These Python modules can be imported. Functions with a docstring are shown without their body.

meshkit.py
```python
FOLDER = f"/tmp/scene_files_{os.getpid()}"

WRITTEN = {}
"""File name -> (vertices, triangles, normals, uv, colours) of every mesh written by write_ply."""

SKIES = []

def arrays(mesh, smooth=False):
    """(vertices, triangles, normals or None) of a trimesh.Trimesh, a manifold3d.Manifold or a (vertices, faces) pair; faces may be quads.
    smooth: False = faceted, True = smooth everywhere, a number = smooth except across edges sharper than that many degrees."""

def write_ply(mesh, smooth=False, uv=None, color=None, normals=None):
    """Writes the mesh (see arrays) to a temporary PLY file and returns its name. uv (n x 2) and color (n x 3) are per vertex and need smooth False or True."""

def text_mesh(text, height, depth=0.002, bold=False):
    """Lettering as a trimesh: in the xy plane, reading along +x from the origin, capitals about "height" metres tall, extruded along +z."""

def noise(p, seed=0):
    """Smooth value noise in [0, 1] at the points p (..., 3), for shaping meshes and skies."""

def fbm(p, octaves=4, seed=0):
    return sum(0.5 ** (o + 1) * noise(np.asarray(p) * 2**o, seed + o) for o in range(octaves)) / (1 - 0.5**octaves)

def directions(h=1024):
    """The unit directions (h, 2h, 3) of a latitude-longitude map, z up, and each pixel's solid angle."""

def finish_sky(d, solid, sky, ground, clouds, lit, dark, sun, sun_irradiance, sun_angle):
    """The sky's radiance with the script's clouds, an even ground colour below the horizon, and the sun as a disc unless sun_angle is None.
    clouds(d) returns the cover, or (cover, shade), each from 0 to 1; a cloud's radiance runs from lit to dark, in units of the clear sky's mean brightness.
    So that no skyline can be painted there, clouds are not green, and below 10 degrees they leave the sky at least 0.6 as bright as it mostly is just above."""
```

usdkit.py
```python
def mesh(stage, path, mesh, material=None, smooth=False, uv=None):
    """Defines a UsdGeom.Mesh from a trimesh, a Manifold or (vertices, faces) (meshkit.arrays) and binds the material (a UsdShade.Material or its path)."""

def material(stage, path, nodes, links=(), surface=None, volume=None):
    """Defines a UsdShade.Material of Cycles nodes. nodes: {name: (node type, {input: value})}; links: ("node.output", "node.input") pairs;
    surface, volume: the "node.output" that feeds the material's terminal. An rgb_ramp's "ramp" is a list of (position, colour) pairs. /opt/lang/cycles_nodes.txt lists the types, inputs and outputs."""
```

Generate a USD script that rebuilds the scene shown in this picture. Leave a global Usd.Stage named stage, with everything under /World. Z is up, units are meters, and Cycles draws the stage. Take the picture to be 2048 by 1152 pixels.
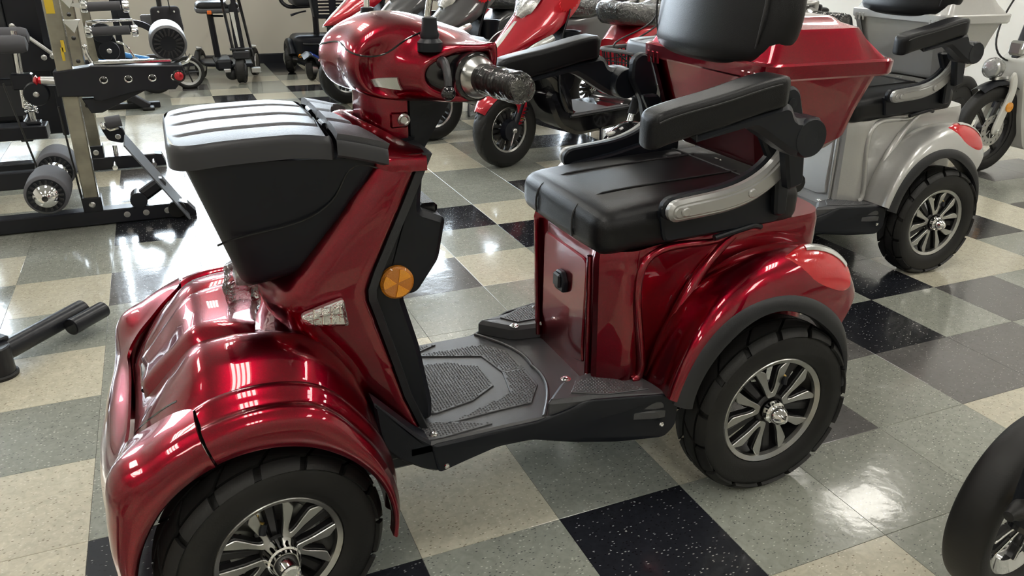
import math
import random

import numpy as np
import trimesh
import manifold3d as m3
from scipy.interpolate import CubicSpline, PchipInterpolator, RectBivariateSpline
from shapely.geometry import Polygon
import meshkit
import usdkit
from pxr import Gf, Sdf, Usd, UsdGeom, UsdLux, UsdShade

random.seed(7)
RNG = np.random.default_rng(7)
PI = math.pi
stage = Usd.Stage.CreateInMemory()
UsdGeom.SetStageUpAxis(stage, "Z")
UsdGeom.SetStageMetersPerUnit(stage, 1.0)
UsdGeom.Xform.Define(stage, "/World")

# ------------------------------------------------------------------ camera, sky, exposure
EXPOSURE = 0.28
cam = UsdGeom.Camera.Define(stage, "/World/camera")
cam.CreateHorizontalApertureAttr(36.0)
cam.CreateFocalLengthAttr(1569.25 / 2048 * 36.0)
cam.CreateExposureAttr(EXPOSURE)
cam.CreateClippingRangeAttr(Gf.Vec2f(0.05, 200.0))
_yaw, _pitch, _roll = 0.41402953, 0.41201614, 0.01552781
_f = np.array([math.sin(_yaw) * math.cos(_pitch), math.cos(_yaw) * math.cos(_pitch), -math.sin(_pitch)])
_r = np.array([math.cos(_yaw), -math.sin(_yaw), 0.0])
_u = np.cross(_r, _f)
_r, _u = math.cos(_roll) * _r + math.sin(_roll) * _u, -math.sin(_roll) * _r + math.cos(_roll) * _u
_m = Gf.Matrix4d(*_r, 0, *_u, 0, *(-_f), 0, -0.332152, -1.179594, 1.1198199, 1)
cam.AddTransformOp().Set(_m)

SKY_STRENGTH = 5.5
LAMP_STRENGTH = 15.0
dome = UsdLux.DomeLight.Define(stage, "/World/sky")
dome.CreateIntensityAttr(SKY_STRENGTH)
dome.CreateColorAttr(Gf.Vec3f(0.80, 0.90, 1.0))

# ------------------------------------------------------------------ scene helpers
used = {}


def numbered(parent, name):
    k = (parent, name)
    n = used.get(k, 0)
    used[k] = n + 1
    return f"{parent}/{name}" if n == 0 else f"{parent}/{name}_{n:03d}"


def keys(prim, label=None, cat=None, group=None, kind=None):
    for k, v in (("label", label), ("category", cat), ("group", group), ("kind", kind)):
        if v:
            prim.SetCustomDataByKey(k, v)
    return prim


def thing(name, label=None, cat=None, loc=(0, 0, 0), rotz=0.0, group=None, kind=None, tilt=None):
    x = UsdGeom.Xform.Define(stage, numbered("/World", name))
    x.AddTranslateOp().Set(Gf.Vec3d(*map(float, loc)))
    if rotz:
        x.AddRotateZOp().Set(math.degrees(rotz))
    if tilt:
        x.AddRotateXOp().Set(math.degrees(tilt))
    keys(x.GetPrim(), label, cat, group, kind)
    return str(x.GetPath())


def part(parent, name, mesh, mat, smooth=35, label=None, kind=None, **kw):
    if isinstance(mesh, (list, tuple)) and not isinstance(mesh[0], np.ndarray):
        mesh = cat(*mesh)
    m = usdkit.mesh(stage, numbered(parent, name), mesh, M[mat], smooth)
    keys(m.GetPrim(), label, kind=kind, **kw)
    return str(m.GetPath())


def copy_of(path, label, loc, rotz=0.0, name=None, group=None):
    src = stage.GetPrimAtPath(path)
    x = UsdGeom.Xform.Define(stage, numbered("/World", name or src.GetName().rstrip("0123456789").rstrip("_")))
    x.AddTranslateOp().Set(Gf.Vec3d(*map(float, loc)))
    p = x.GetPrim()
    for c in src.GetChildren():
        q = stage.OverridePrim(p.GetPath().AppendChild(c.GetName()))
        q.GetReferences().AddInternalReference(c.GetPath())
    if rotz:
        x.AddRotateZOp().Set(math.degrees(rotz))
    keys(p, label, src.GetCustomDataByKey("category"), group or src.GetCustomDataByKey("group"))
    return str(p.GetPath())


# ------------------------------------------------------------------ mesh helpers
def tm(v, f):
    return trimesh.Trimesh(np.asarray(v, float), np.asarray(f, int), process=False)


def cat(*ms):
    return trimesh.util.concatenate([to_tm(m) for m in ms])


def to_tm(m):
    if isinstance(m, (list, tuple)):
        return cat(*m)
    if hasattr(m, "to_mesh"):
        q = m.to_mesh()
        return tm(q.vert_properties[:, :3], q.tri_verts)
    return m


def hull(pts):
    return to_tm(m3.Manifold.hull_points(np.asarray(pts, float)))


def move(m, d=(0, 0, 0), rx=0, ry=0, rz=0, s=None):
    m = to_tm(m).copy()
    if s is not None:
        m.apply_scale(s)
    for a, ax in ((rx, [1, 0, 0]), (ry, [0, 1, 0]), (rz, [0, 0, 1])):
        if a:
            m.apply_transform(trimesh.transformations.rotation_matrix(a, ax))
    m.apply_translation(d)
    return m


def flip_y(m):
    m = to_tm(m).copy()
    m.vertices[:, 1] *= -1
    m.faces = m.faces[:, ::-1]
    return m


def both(m):
    return cat(m, flip_y(m))


def box(x0, x1, y0, y1, z0, z1, b=0.004):
    b = min(b, abs(x1 - x0) * 0.45, abs(y1 - y0) * 0.45, abs(z1 - z0) * 0.45)
    p = []
    for X in (0, 1):
        for Y in (0, 1):
            for Z in (0, 1):
                c = [(x0, x1)[X], (y0, y1)[Y], (z0, z1)[Z]]
                i = [b * (1 - 2 * X), b * (1 - 2 * Y), b * (1 - 2 * Z)]
                for k in range(3):
                    q = [c[j] + i[j] * (j != k) for j in range(3)]
                    p.append(q)
    return hull(p)


def bar(a, b, w, h, bev=0.003, up=(0, 0, 1)):
    """A rectangular bar from a to b: w wide across, h high along up."""
    a, b = np.asarray(a, float), np.asarray(b, float)
    d = b - a
    L = np.linalg.norm(d)
    d /= L
    up = np.asarray(up, float)
    if abs(d @ up) > 0.95:
        up = np.array([0.0, 1.0, 0.0])
    s = np.cross(d, up)
    s /= np.linalg.norm(s)
    u = np.cross(s, d)
    m = box(0, L, -w / 2, w / 2, -h / 2, h / 2, bev)
    T = np.eye(4)
    T[:3, 0], T[:3, 1], T[:3, 2], T[:3, 3] = d, -s, u, a
    if np.linalg.det(T[:3, :3]) < 0:
        T[:3, 1] *= -1
    m.apply_transform(T)
    return m


def smooth_path(p, n=24):
    p = np.asarray(p, float)
    t = np.r_[0, np.cumsum(np.linalg.norm(np.diff(p, axis=0), axis=1))]
    return CubicSpline(t, p)(np.linspace(0, t[-1], n))


def fillet(p, r, k=5):
    """A polyline whose inner corners are rounded with about radius r."""
    p = [np.asarray(q, float) for q in p]
    out = [p[0]]
    for a, b, c in zip(p, p[1:], p[2:]):
        u, v = a - b, c - b
        lu, lv = np.linalg.norm(u), np.linalg.norm(v)
        d = min(r, lu * 0.49, lv * 0.49)
        s, e = b + u / lu * d, b + v / lv * d
        for t in np.linspace(0, 1, k):
            out.append((1 - t) ** 2 * s + 2 * t * (1 - t) * b + t * t * e)
    out.append(p[-1])
    return np.array(out)


def tube(path, r, n=12, cap=True, flat=1.0, close=False):
    p = np.asarray(path, float)
    k = len(p)
    r = np.broadcast_to(np.asarray(r, float), (k,))
    t = np.gradient(p, axis=0) if not close else np.roll(p, -1, 0) - np.roll(p, 1, 0)
    t /= np.linalg.norm(t, axis=1, keepdims=True) + 1e-12
    a = np.array([0, 0, 1.0]) if abs(t[0, 2]) < 0.9 else np.array([1.0, 0, 0])
    A, B = [], []
    for i in range(k):
        a = a - t[i] * (a @ t[i])
        a /= np.linalg.norm(a)
        A.append(a)
        B.append(np.cross(t[i], a))
    th = np.arange(n) * 2 * PI / n
    A, B = np.array(A), np.array(B)
    v = p[:, None] + r[:, None, None] * (np.cos(th)[None, :, None] * A[:, None] * flat + np.sin(th)[None, :, None] * B[:, None])
    return ringmesh(v, cap=cap and not close, close=close)


def ringmesh(v, cap=True, close=False):
    """v (k, n, 3): k closed rings of n points each, joined in order."""
    v = np.asarray(v, float)
    k, n = v.shape[:2]
    i, j = np.meshgrid(np.arange(k if close else k - 1), np.arange(n), indexing="ij")
    i2, j2 = (i + 1) % k, (j + 1) % n
    a, b, c, d = i * n + j, i * n + j2, i2 * n + j2, i2 * n + j
    f = np.concatenate([np.stack([a, b, c], -1).reshape(-1, 3), np.stack([a, c, d], -1).reshape(-1, 3)])
    V = v.reshape(-1, 3)
    if cap:
        V = np.vstack([V, v[0].mean(0), v[-1].mean(0)])
        e = np.arange(n)
        f = np.vstack([f, np.stack([np.full(n, k * n), (e + 1) % n, e], -1), np.stack([np.full(n, k * n + 1), (k - 1) * n + e, (k - 1) * n + (e + 1) % n], -1)])
    m = tm(V, f)
    if m.volume < 0:
        m.faces = m.faces[:, ::-1]
    return m


def lathe(prof, n=36, axis="y", at=(0, 0, 0)):
    """prof: (radius, height) pairs, turned about an axis through at."""
    p = np.asarray(prof, float)
    th = np.arange(n) * 2 * PI / n
    v = np.zeros((len(p), n, 3))
    i = "xyz".index(axis)
    a, b = (i + 1) % 3, (i + 2) % 3
    v[:, :, i] = p[:, 1][:, None]
    v[:, :, a] = p[:, 0][:, None] * np.cos(th)
    v[:, :, b] = p[:, 0][:, None] * np.sin(th)
    ring = p[0][0] == p[-1][0] and p[0][1] == p[-1][1]
    m = ringmesh(v[:-1] if ring else v, cap=not ring, close=ring)
    m.apply_translation(at)
    return m


def ball(r, at=(0, 0, 0), s=(1, 1, 1), sub=2):
    m = trimesh.creation.icosphere(sub, r)
    m.vertices = m.vertices * np.asarray(s) + np.asarray(at)
    return m


def grid(P, t=0.0, wrap=False):
    """A surface through the points P (n, m, 3); with t it becomes a shell t thick, its rim closed."""
    P = np.asarray(P, float)
    n, m = P.shape[:2]
    i, j = np.meshgrid(np.arange(n - 1), np.arange(m - 1), indexing="ij")
    q = np.stack([i * m + j, i * m + j + 1, (i + 1) * m + j + 1, (i + 1) * m + j], -1).reshape(-1, 4)
    f = np.vstack([q[:, [0, 1, 2]], q[:, [0, 2, 3]]])
    V = P.reshape(-1, 3)
    if not t:
        return tm(V, f)
    du, dv = np.gradient(P, axis=0), np.gradient(P, axis=1)
    N = np.cross(du, dv)
    N /= np.linalg.norm(N, axis=2, keepdims=True) + 1e-12
    W = (P - t * N).reshape(-1, 3)
    b = np.r_[np.arange(m), np.arange(1, n) * m + m - 1, (n - 1) * m + np.arange(m - 2, -1, -1), np.arange(n - 2, 0, -1) * m]
    b2 = np.roll(b, -1)
    k = n * m
    rim = np.vstack([np.stack([b2, b, b + k], -1), np.stack([b2, b + k, b2 + k], -1)])
    out = tm(np.vstack([V, W]), np.vstack([f, f[:, ::-1] + k, rim]))
    if out.volume < 0:
        out.faces = out.faces[:, ::-1]
    return out


def offset_ring(p, d):
    p = np.asarray(p, float)
    a, b = p - np.roll(p, 1, 0), np.roll(p, -1, 0) - p
    na = np.stack([a[:, 1], -a[:, 0]], 1)
    nb = np.stack([b[:, 1], -b[:, 0]], 1)
    na /= np.linalg.norm(na, axis=1, keepdims=True) + 1e-12
    nb /= np.linalg.norm(nb, axis=1, keepdims=True) + 1e-12
    n = na + nb
    n /= np.maximum(np.linalg.norm(n, axis=1, keepdims=True), 1e-9)
    c = np.maximum((n * na).sum(1, keepdims=True), 0.5)
    return p - n * d / c


def prism(poly, h0, h1, bev=0.003, axis="y"):
    """The outline poly drawn in the plane across axis (x,z for y; y,z for x; x,y for z), from h0 to h1, edges chamfered."""
    p = np.asarray(poly, float)
    area = 0.5 * np.sum(p[:, 0] * np.roll(p[:, 1], -1) - np.roll(p[:, 0], -1) * p[:, 1])
    if area < 0:
        p = p[::-1]
    if h1 < h0:
        h0, h1 = h1, h0
    bev = min(bev, (h1 - h0) * 0.45)
    q = offset_ring(p, bev) if bev else p
    rings = [(q, h0), (p, h0 + bev), (p, h1 - bev), (q, h1)] if bev else [(p, h0), (p, h1)]
    n = len(p)
    V, F = [], []

    def put(xy, h):
        o = np.zeros((len(xy), 3))
        i = "xyz".index(axis)
        a, b = [k for k in range(3) if k != i]
        o[:, a], o[:, b], o[:, i] = xy[:, 0], xy[:, 1], h
        return o

    for xy, h in rings:
        V.append(put(xy, h))
    e = np.arange(n)
    e2 = (e + 1) % n
    for k in range(len(rings) - 1):
        F += [np.stack([k * n + e, k * n + e2, (k + 1) * n + e2], 1), np.stack([k * n + e, (k + 1) * n + e2, (k + 1) * n + e], 1)]
    cv, cf = trimesh.creation.triangulate_polygon(Polygon(q), engine="earcut")
    base = len(rings) * n
    V += [put(cv, h0), put(cv, h1)]
    F += [cf[:, ::-1] + base, cf + base + len(cv)]
    m = tm(np.vstack(V), np.vstack(F))
    m.merge_vertices()
    trimesh.repair.fix_normals(m)
    return m


def rounded(poly, r, k=4):
    """The polygon poly with its corners rounded."""
    p = [np.asarray(q[:2], float) for q in poly]
    out = []
    for i in range(len(p)):
        a, b, c = p[i - 1], p[i], p[(i + 1) % len(p)]
        u, v = a - b, c - b
        lu, lv = np.linalg.norm(u), np.linalg.norm(v)
        rr = poly[i][2] if len(poly[i]) > 2 else r
        d = min(rr, lu * 0.49, lv * 0.49)
        s, e = b + u / lu * d, b + v / lv * d
        for t in np.linspace(0, 1, k):
            out.append((1 - t) ** 2 * s + 2 * t * (1 - t) * b + t * t * e)
    return np.array(out)


def resample(p, n):
    p = np.vstack([p, p[:1]])
    t = np.r_[0, np.cumsum(np.linalg.norm(np.diff(p, axis=0), axis=1))]
    s = np.linspace(0, t[-1], n, endpoint=False)
    return np.stack([np.interp(s, t, p[:, k]) for k in range(p.shape[1])], 1)


def rbox(sx, sy, sz, r, n=14):
    """A rounded box about the origin with a mesh fine enough to bend."""
    g = trimesh.creation.box((2, 2, 2))
    V, F = [], []
    u = np.linspace(-1, 1, n)
    for ax in range(3):
        for s in (-1, 1):
            a, b = np.meshgrid(u, u, indexing="ij")
            P = np.zeros((n, n, 3))
            P[..., ax], P[..., (ax + 1) % 3], P[..., (ax + 2) % 3] = s, a * s, b
            q = grid(P)
            F.append(q.faces + sum(map(len, V)))
            V.append(q.vertices)
    m = tm(np.vstack(V), np.vstack(F))
    m.merge_vertices()
    h = np.array([sx, sy, sz]) / 2
    p = m.vertices
    w = np.sign(p) * np.abs(p) ** 1.0 * h
    core = np.clip(w, -(h - r), h - r)
    # a point on the cube's skin is pulled onto the rounded skin
    out = w - core
    face = np.abs(p) >= 1 - 1e-9
    d = np.where(face, np.sign(p) * r, out)
    d = d / (np.linalg.norm(d, axis=1, keepdims=True) + 1e-12) * r
    m.vertices = core + d
    trimesh.repair.fix_normals(m)
    return m


def screw(at, axis="y", r=0.006, out=-1, h=0.004):
    """A round-headed screw whose head points along axis (out = its sign)."""
    a = np.asarray(at, float)
    i = "xyz".index(axis)
    prof = [(r, 0), (r, 0.4 * h), (r * 0.75, 0.85 * h), (r * 0.4, h), (r * 0.35, 0.6 * h)]
    m = lathe([(q, hh * out) for q, hh in prof], 12, axis)
    m.apply_translation(a)
    return m


def gridspline(ts, C, n, end="not-a-knot"):
    """C (k, m, 3) control rows at ts, cubic in the first direction, resampled to n rows."""
    return CubicSpline(np.asarray(ts, float), np.asarray(C, float))(np.linspace(ts[0], ts[-1], n))


# ------------------------------------------------------------------ materials
M = {}


def mat(name, nodes, links=(), surface="p.BSDF"):
    M[name] = usdkit.material(stage, "/World/Looks/" + name, nodes, links, surface)


def plain(name, col, rough=0.5, metal=0.0, coat=0.0, grain=0.0, grain_scale=300.0, vary=0.0, **kw):
    p = {"base_color": col, "roughness": rough, "metallic": metal, "coat_weight": coat, **kw}
    nodes, links = {"p": ("principled_bsdf", p)}, []
    if grain:
        nodes |= {"t": ("texture_coordinate", {}), "n": ("noise_texture", {"scale": grain_scale, "detail": 3.0}), "b": ("bump", {"strength": grain, "distance": 0.002})}
        links += [("t.object", "n.vector"), ("n.fac", "b.height"), ("b.normal", "p.normal")]
    if vary:
        nodes |= {"t2": ("texture_coordinate", {}), "n2": ("noise_texture", {"scale": 9.0, "detail": 4.0}), "r2": ("rgb_ramp", {"ramp": [(0.3, tuple(c * (1 - vary) for c in col)), (0.7, tuple(min(1, c * (1 + vary)) for c in col))]})}
        links += [("t2.object", "n2.vector"), ("n2.fac", "r2.fac"), ("r2.color", "p.base_color")]
    mat(name, nodes, links)


def flake(name, col, flakecol, metal=0.7, rough=0.28):
    """Car paint: fine metal flakes under a clear coat."""
    mat(name, {
        "t": ("texture_coordinate", {}),
        "v": ("voronoi_texture", {"scale": 1600.0}),
        "mx": ("mix_color", {"a": col, "b": flakecol}),
        "r": ("rgb_ramp", {"ramp": [(0.0, (0, 0, 0)), (0.55, (0.1, 0.1, 0.1)), (1.0, (0.8, 0.8, 0.8))]}),
        "s": ("separate_color", {}),
        "p": ("principled_bsdf", {"metallic": metal, "roughness": rough, "coat_weight": 1.0, "coat_roughness": 0.015, "coat_ior": 1.55}),
    }, [("t.object", "v.vector"), ("v.color", "s.color"), ("s.r", "r.fac"), ("r.color", "mx.fac"), ("mx.result", "p.base_color")])


flake("red_paint", (0.19, 0.0002, 0.010), (0.36, 0.0006, 0.018), 1.0, 0.32)
flake("bright_red_paint", (0.42, 0.004, 0.016), (0.55, 0.01, 0.03), 0.3, 0.3)
flake("silver_paint", (0.42, 0.42, 0.41), (0.66, 0.66, 0.64), 0.5, 0.36)
flake("grey_paint", (0.055, 0.055, 0.058), (0.13, 0.13, 0.13), 0.5, 0.36)
plain("gloss_black", (0.006, 0.006, 0.008), 0.12, coat=0.5)
plain("black_plastic", (0.0065, 0.0082, 0.0125), 0.40, grain=0.12, grain_scale=700, specular_ior_level=0.32)
plain("dark_plastic", (0.020, 0.021, 0.024), 0.42, grain=0.12, grain_scale=600, specular_ior_level=0.4)
plain("grey_plastic", (0.085, 0.087, 0.095), 0.45, grain=0.1, grain_scale=500)
plain("foot_plastic", (0.062, 0.063, 0.068), 0.34, grain=0.12, grain_scale=500)
plain("lid_plastic", (0.030, 0.031, 0.036), 0.36, grain=0.0)
plain("rubber", (0.0095, 0.0095, 0.0095), 0.52, grain=0.15, grain_scale=250, vary=0.25, specular_ior_level=0.4)
plain("foam", (0.075, 0.075, 0.085), 0.75, grain=0.3, grain_scale=900)
plain("black_steel", (0.007, 0.008, 0.013), 0.32, grain=0.06, grain_scale=500, specular_ior_level=0.45)
plain("plate_metal", (0.16, 0.17, 0.19), 0.32, metal=0.7)
plain("chrome", (0.82, 0.82, 0.82), 0.06, metal=1.0)
plain("steel", (0.55, 0.55, 0.54), 0.28, metal=1.0)
plain("alloy", (0.50, 0.50, 0.48), 0.32, metal=1.0, grain=0.05, grain_scale=400)
plain("wheel_black", (0.012, 0.012, 0.013), 0.4)
plain("brass", (0.55, 0.38, 0.12), 0.3, metal=1.0)
plain("silver_bracket", (0.42, 0.42, 0.41), 0.34, metal=0.55, coat=0.3)
plain("yellow", (0.65, 0.45, 0.03), 0.45)
plain("orange", (0.8, 0.16, 0.02), 0.4)
plain("blue_paint", (0.02, 0.07, 0.55), 0.2, coat=1.0)
plain("sky_blue", (0.05, 0.24, 0.62), 0.3, coat=0.6)
plain("red_plastic", (0.5, 0.01, 0.02), 0.3)
plain("white_paint", (0.62, 0.62, 0.58), 0.3, coat=0.6)
plain("wall_paint", (0.49, 0.465, 0.40), 0.55, grain=0.05, grain_scale=60)
plain("white_wall", (0.74, 0.72, 0.67), 0.6)
plain("ceiling_white", (0.55, 0.54, 0.52), 0.8)
plain("baseboard_vinyl", (0.012, 0.013, 0.018), 0.35)
plain("frame_metal", (0.02, 0.02, 0.022), 0.4)
plain("pavement", (0.45, 0.44, 0.42), 0.9)
plain("price_tag", (0.75, 0.02, 0.03), 0.5)
plain("fabric", (0.020, 0.019, 0.024), 0.85, grain=0.5, grain_scale=1200)
plain("acrylic_dusty", (0.30, 0.28, 0.22), 0.22, metal=0.6, coat=0.5, vary=0.35)
plain("cable", (0.01, 0.01, 0.01), 0.5)
plain("red_gloss", (0.5, 0.008, 0.02), 0.12, metal=0.5, coat=1.0)
plain("purple_badge", (0.10, 0.006, 0.03), 0.3, metal=0.4, coat=1.0)


def leather(name, col, rough):
    mat(name, {
        "t": ("texture_coordinate", {}), "v": ("voronoi_texture", {"scale": 800.0, "feature": "f1"}), "n": ("noise_texture", {"scale": 26.0, "detail": 4.0, "distortion": 0.8}),
        "mx": ("mix_float", {"fac": 0.30}), "b": ("bump", {"strength": 0.13, "distance": 0.003}), "p": ("principled_bsdf", {"base_color": col, "roughness": rough, "specular_ior_level": 0.28}),
    }, [("t.object", "v.vector"), ("t.object", "n.vector"), ("v.distance", "mx.a"), ("n.fac", "mx.b"), ("mx.result", "b.height"), ("b.normal", "p.normal")])


leather("leather", (0.0055, 0.0058, 0.0070), 0.36)
plain("thread", (0.02, 0.02, 0.022), 0.6)

mat("lid_grain", {
    "t": ("texture_coordinate", {}), "m": ("mapping", {"scale": (14.0, 260.0, 60.0)}), "n": ("noise_texture", {"scale": 2.4, "detail": 5.0, "roughness": 0.7}),
    "b": ("bump", {"strength": 0.55, "distance": 0.0025}), "p": ("principled_bsdf", {"base_color": (0.060, 0.061, 0.070), "roughness": 0.36, "specular_ior_level": 0.5}),
}, [("t.object", "m.vector"), ("m.vector", "n.vector"), ("n.fac", "b.height"), ("b.normal", "p.normal")])


def film(name, rough, tint, bumpy, mixf, scale=40.0):
    """Thin clear plastic: see-through with wrinkled highlights."""
    mat(name, {
        "t": ("texture_coordinate", {}), "n": ("noise_texture", {"scale": scale, "detail": 3.0, "distortion": 1.5}), "b": ("bump", {"strength": bumpy, "distance": 0.01}),
        "tr": ("transparent_bsdf", {"color": tint}), "g": ("glossy_bsdf", {"roughness": rough, "color": (0.95, 0.95, 0.95)}),
        "f": ("fresnel", {"IOR": 1.5}), "ma": ("math", {"math_type": "multiply_add", "value2": 1.0, "value3": mixf}), "mx": ("mix_closure", {}),
    }, [("t.object", "n.vector"), ("n.fac", "b.height"), ("b.normal", "g.normal"), ("b.normal", "f.normal"), ("f.fac", "ma.value1"), ("ma.value", "mx.fac"), ("tr.BSDF", "mx.closure1"), ("g.BSDF", "mx.closure2")], surface="mx.closure")


film("clear_film", 0.10, (0.97, 0.97, 0.97), 0.8, 0.03)
film("wrap_film", 0.12, (0.92, 0.92, 0.90), 1.0, 0.10, 30.0)
film("thin_film", 0.12, (0.98, 0.98, 0.98), 0.30, -0.02, 45.0)
film("window_glass", 0.0, (0.96, 0.97, 0.97), 0.0, 0.0)
plain("lens_clear", (0.92, 0.93, 0.93), 0.08, transmission_weight=0.9)
plain("lens_amber", (0.85, 0.33, 0.01), 0.25, coat=0.8, grain=0.6, grain_scale=500)
plain("lens_amber_dark", (0.55, 0.18, 0.006), 0.3, coat=0.8, grain=0.6, grain_scale=500)
plain("lens_red", (0.60, 0.012, 0.02), 0.12, coat=1.0, grain=0.25, grain_scale=200)
plain("reflector_silver", (0.75, 0.76, 0.75), 0.22, metal=0.9, grain=0.25, grain_scale=120)
mat("tube_light", {"e": ("emission", {"color": (1.0, 0.96, 0.88), "strength": LAMP_STRENGTH})}, surface="e.emission")


def tile(name, base, light, dark, density, rough=0.16):
    """Vinyl composition tile: chips of lighter and darker stone in one colour, waxed."""
    mat(name, {
        "g": ("geometry", {}), "oi": ("object_info", {}),
        "rot": ("vector_math", {"math_type": "multiply_add", "vector2": (1.0, 1.0, 1.0)}),
        "cx": ("combine_xyz", {}), "k": ("math", {"math_type": "multiply", "value2": 37.0}),
        "mp": ("mapping", {"scale": (1.0, 2.1, 1.0)}),
        "v": ("voronoi_texture", {"scale": 120.0, "feature": "f1"}), "sc": ("separate_color", {}),
        "near": ("math", {"math_type": "less_than", "value2": 0.30}),
        "lt": ("math", {"math_type": "less_than", "value2": density}), "dk": ("math", {"math_type": "less_than", "value2": density * 0.9}),
        "l2": ("math", {"math_type": "multiply"}), "d2": ("math", {"math_type": "multiply"}),
        "nz": ("noise_texture", {"scale": 55.0, "detail": 4.0, "distortion": 1.0}), "rr": ("rgb_ramp", {"ramp": [(0.3, tuple(c * 0.88 for c in base)), (0.7, tuple(min(1, c * 1.12) for c in base))]}),
        "tone": ("hsv", {}), "tv": ("map_range", {"to_min": 0.90, "to_max": 1.08}),
        "m1": ("mix_color", {"b": light}), "m2": ("mix_color", {"b": dark}),
        "sm": ("noise_texture", {"scale": 2.2, "detail": 5.0}), "rg": ("map_range", {"from_min": 0.35, "from_max": 0.7, "to_min": rough * 0.75, "to_max": rough * 1.5}),
        "w": ("noise_texture", {"scale": 9.0, "detail": 2.0}), "w2": ("noise_texture", {"scale": 60.0, "detail": 2.0}), "wm": ("mix_float", {"fac": 0.14}), "b": ("bump", {"strength": 0.30, "distance": 0.0035}),
        "p": ("principled_bsdf", {"coat_weight": 0.35, "coat_roughness": 0.06, "specular_ior_level": 0.5}),
    }, [("oi.random", "k.value1"), ("k.value", "cx.z"), ("g.position", "rot.vector1"), ("cx.vector", "rot.vector3"), ("rot.vector", "mp.vector"), ("mp.vector", "v.vector"),
        ("v.color", "sc.color"), ("v.distance", "near.value1"), ("sc.r", "lt.value1"), ("sc.g", "dk.value1"), ("near.value", "l2.value1"), ("lt.value", "l2.value2"), ("near.value", "d2.value1"), ("dk.value", "d2.value2"),
        ("rot.vector", "nz.vector"), ("nz.fac", "rr.fac"), ("oi.random", "tv.value"), ("tv.result", "tone.value"), ("rr.color", "tone.color"),
        ("tone.color", "m1.a"), ("l2.value", "m1.fac"), ("m1.result", "m2.a"), ("d2.value", "m2.fac"), ("m2.result", "p.base_color"),
        ("g.position", "sm.vector"), ("sm.fac", "rg.value"), ("rg.result", "p.roughness"),
        ("g.position", "w.vector"), ("g.position", "w2.vector"), ("w.fac", "wm.a"), ("w2.fac", "wm.b"), ("wm.result", "b.height"), ("b.normal", "p.normal"), ("b.normal", "p.coat_normal")])


tile("tile_cream", (0.50, 0.47, 0.37), (0.66, 0.63, 0.54), (0.22, 0.19, 0.14), 0.18)
tile("tile_green", (0.26, 0.27, 0.235), (0.52, 0.51, 0.45), (0.09, 0.095, 0.09), 0.20)
tile("tile_slate", (0.095, 0.092, 0.09), (0.30, 0.29, 0.27), (0.035, 0.035, 0.036), 0.12)
tile("tile_black", (0.014, 0.015, 0.020), (0.30, 0.30, 0.28), (0.007, 0.007, 0.008), 0.16)
plain("tile_joint", (0.07, 0.06, 0.05), 0.8)
# ------------------------------------------------------------------ the room
T = 0.3048
X0, X1, Y0, Y1, CEIL = -4.3, 5.65, -4.2, 7.23, 3.05
K0, K1, R0, R1 = int(X0 / T) - 1, int(X1 / T) + 1, int(Y0 / T) - 1, 24

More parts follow.
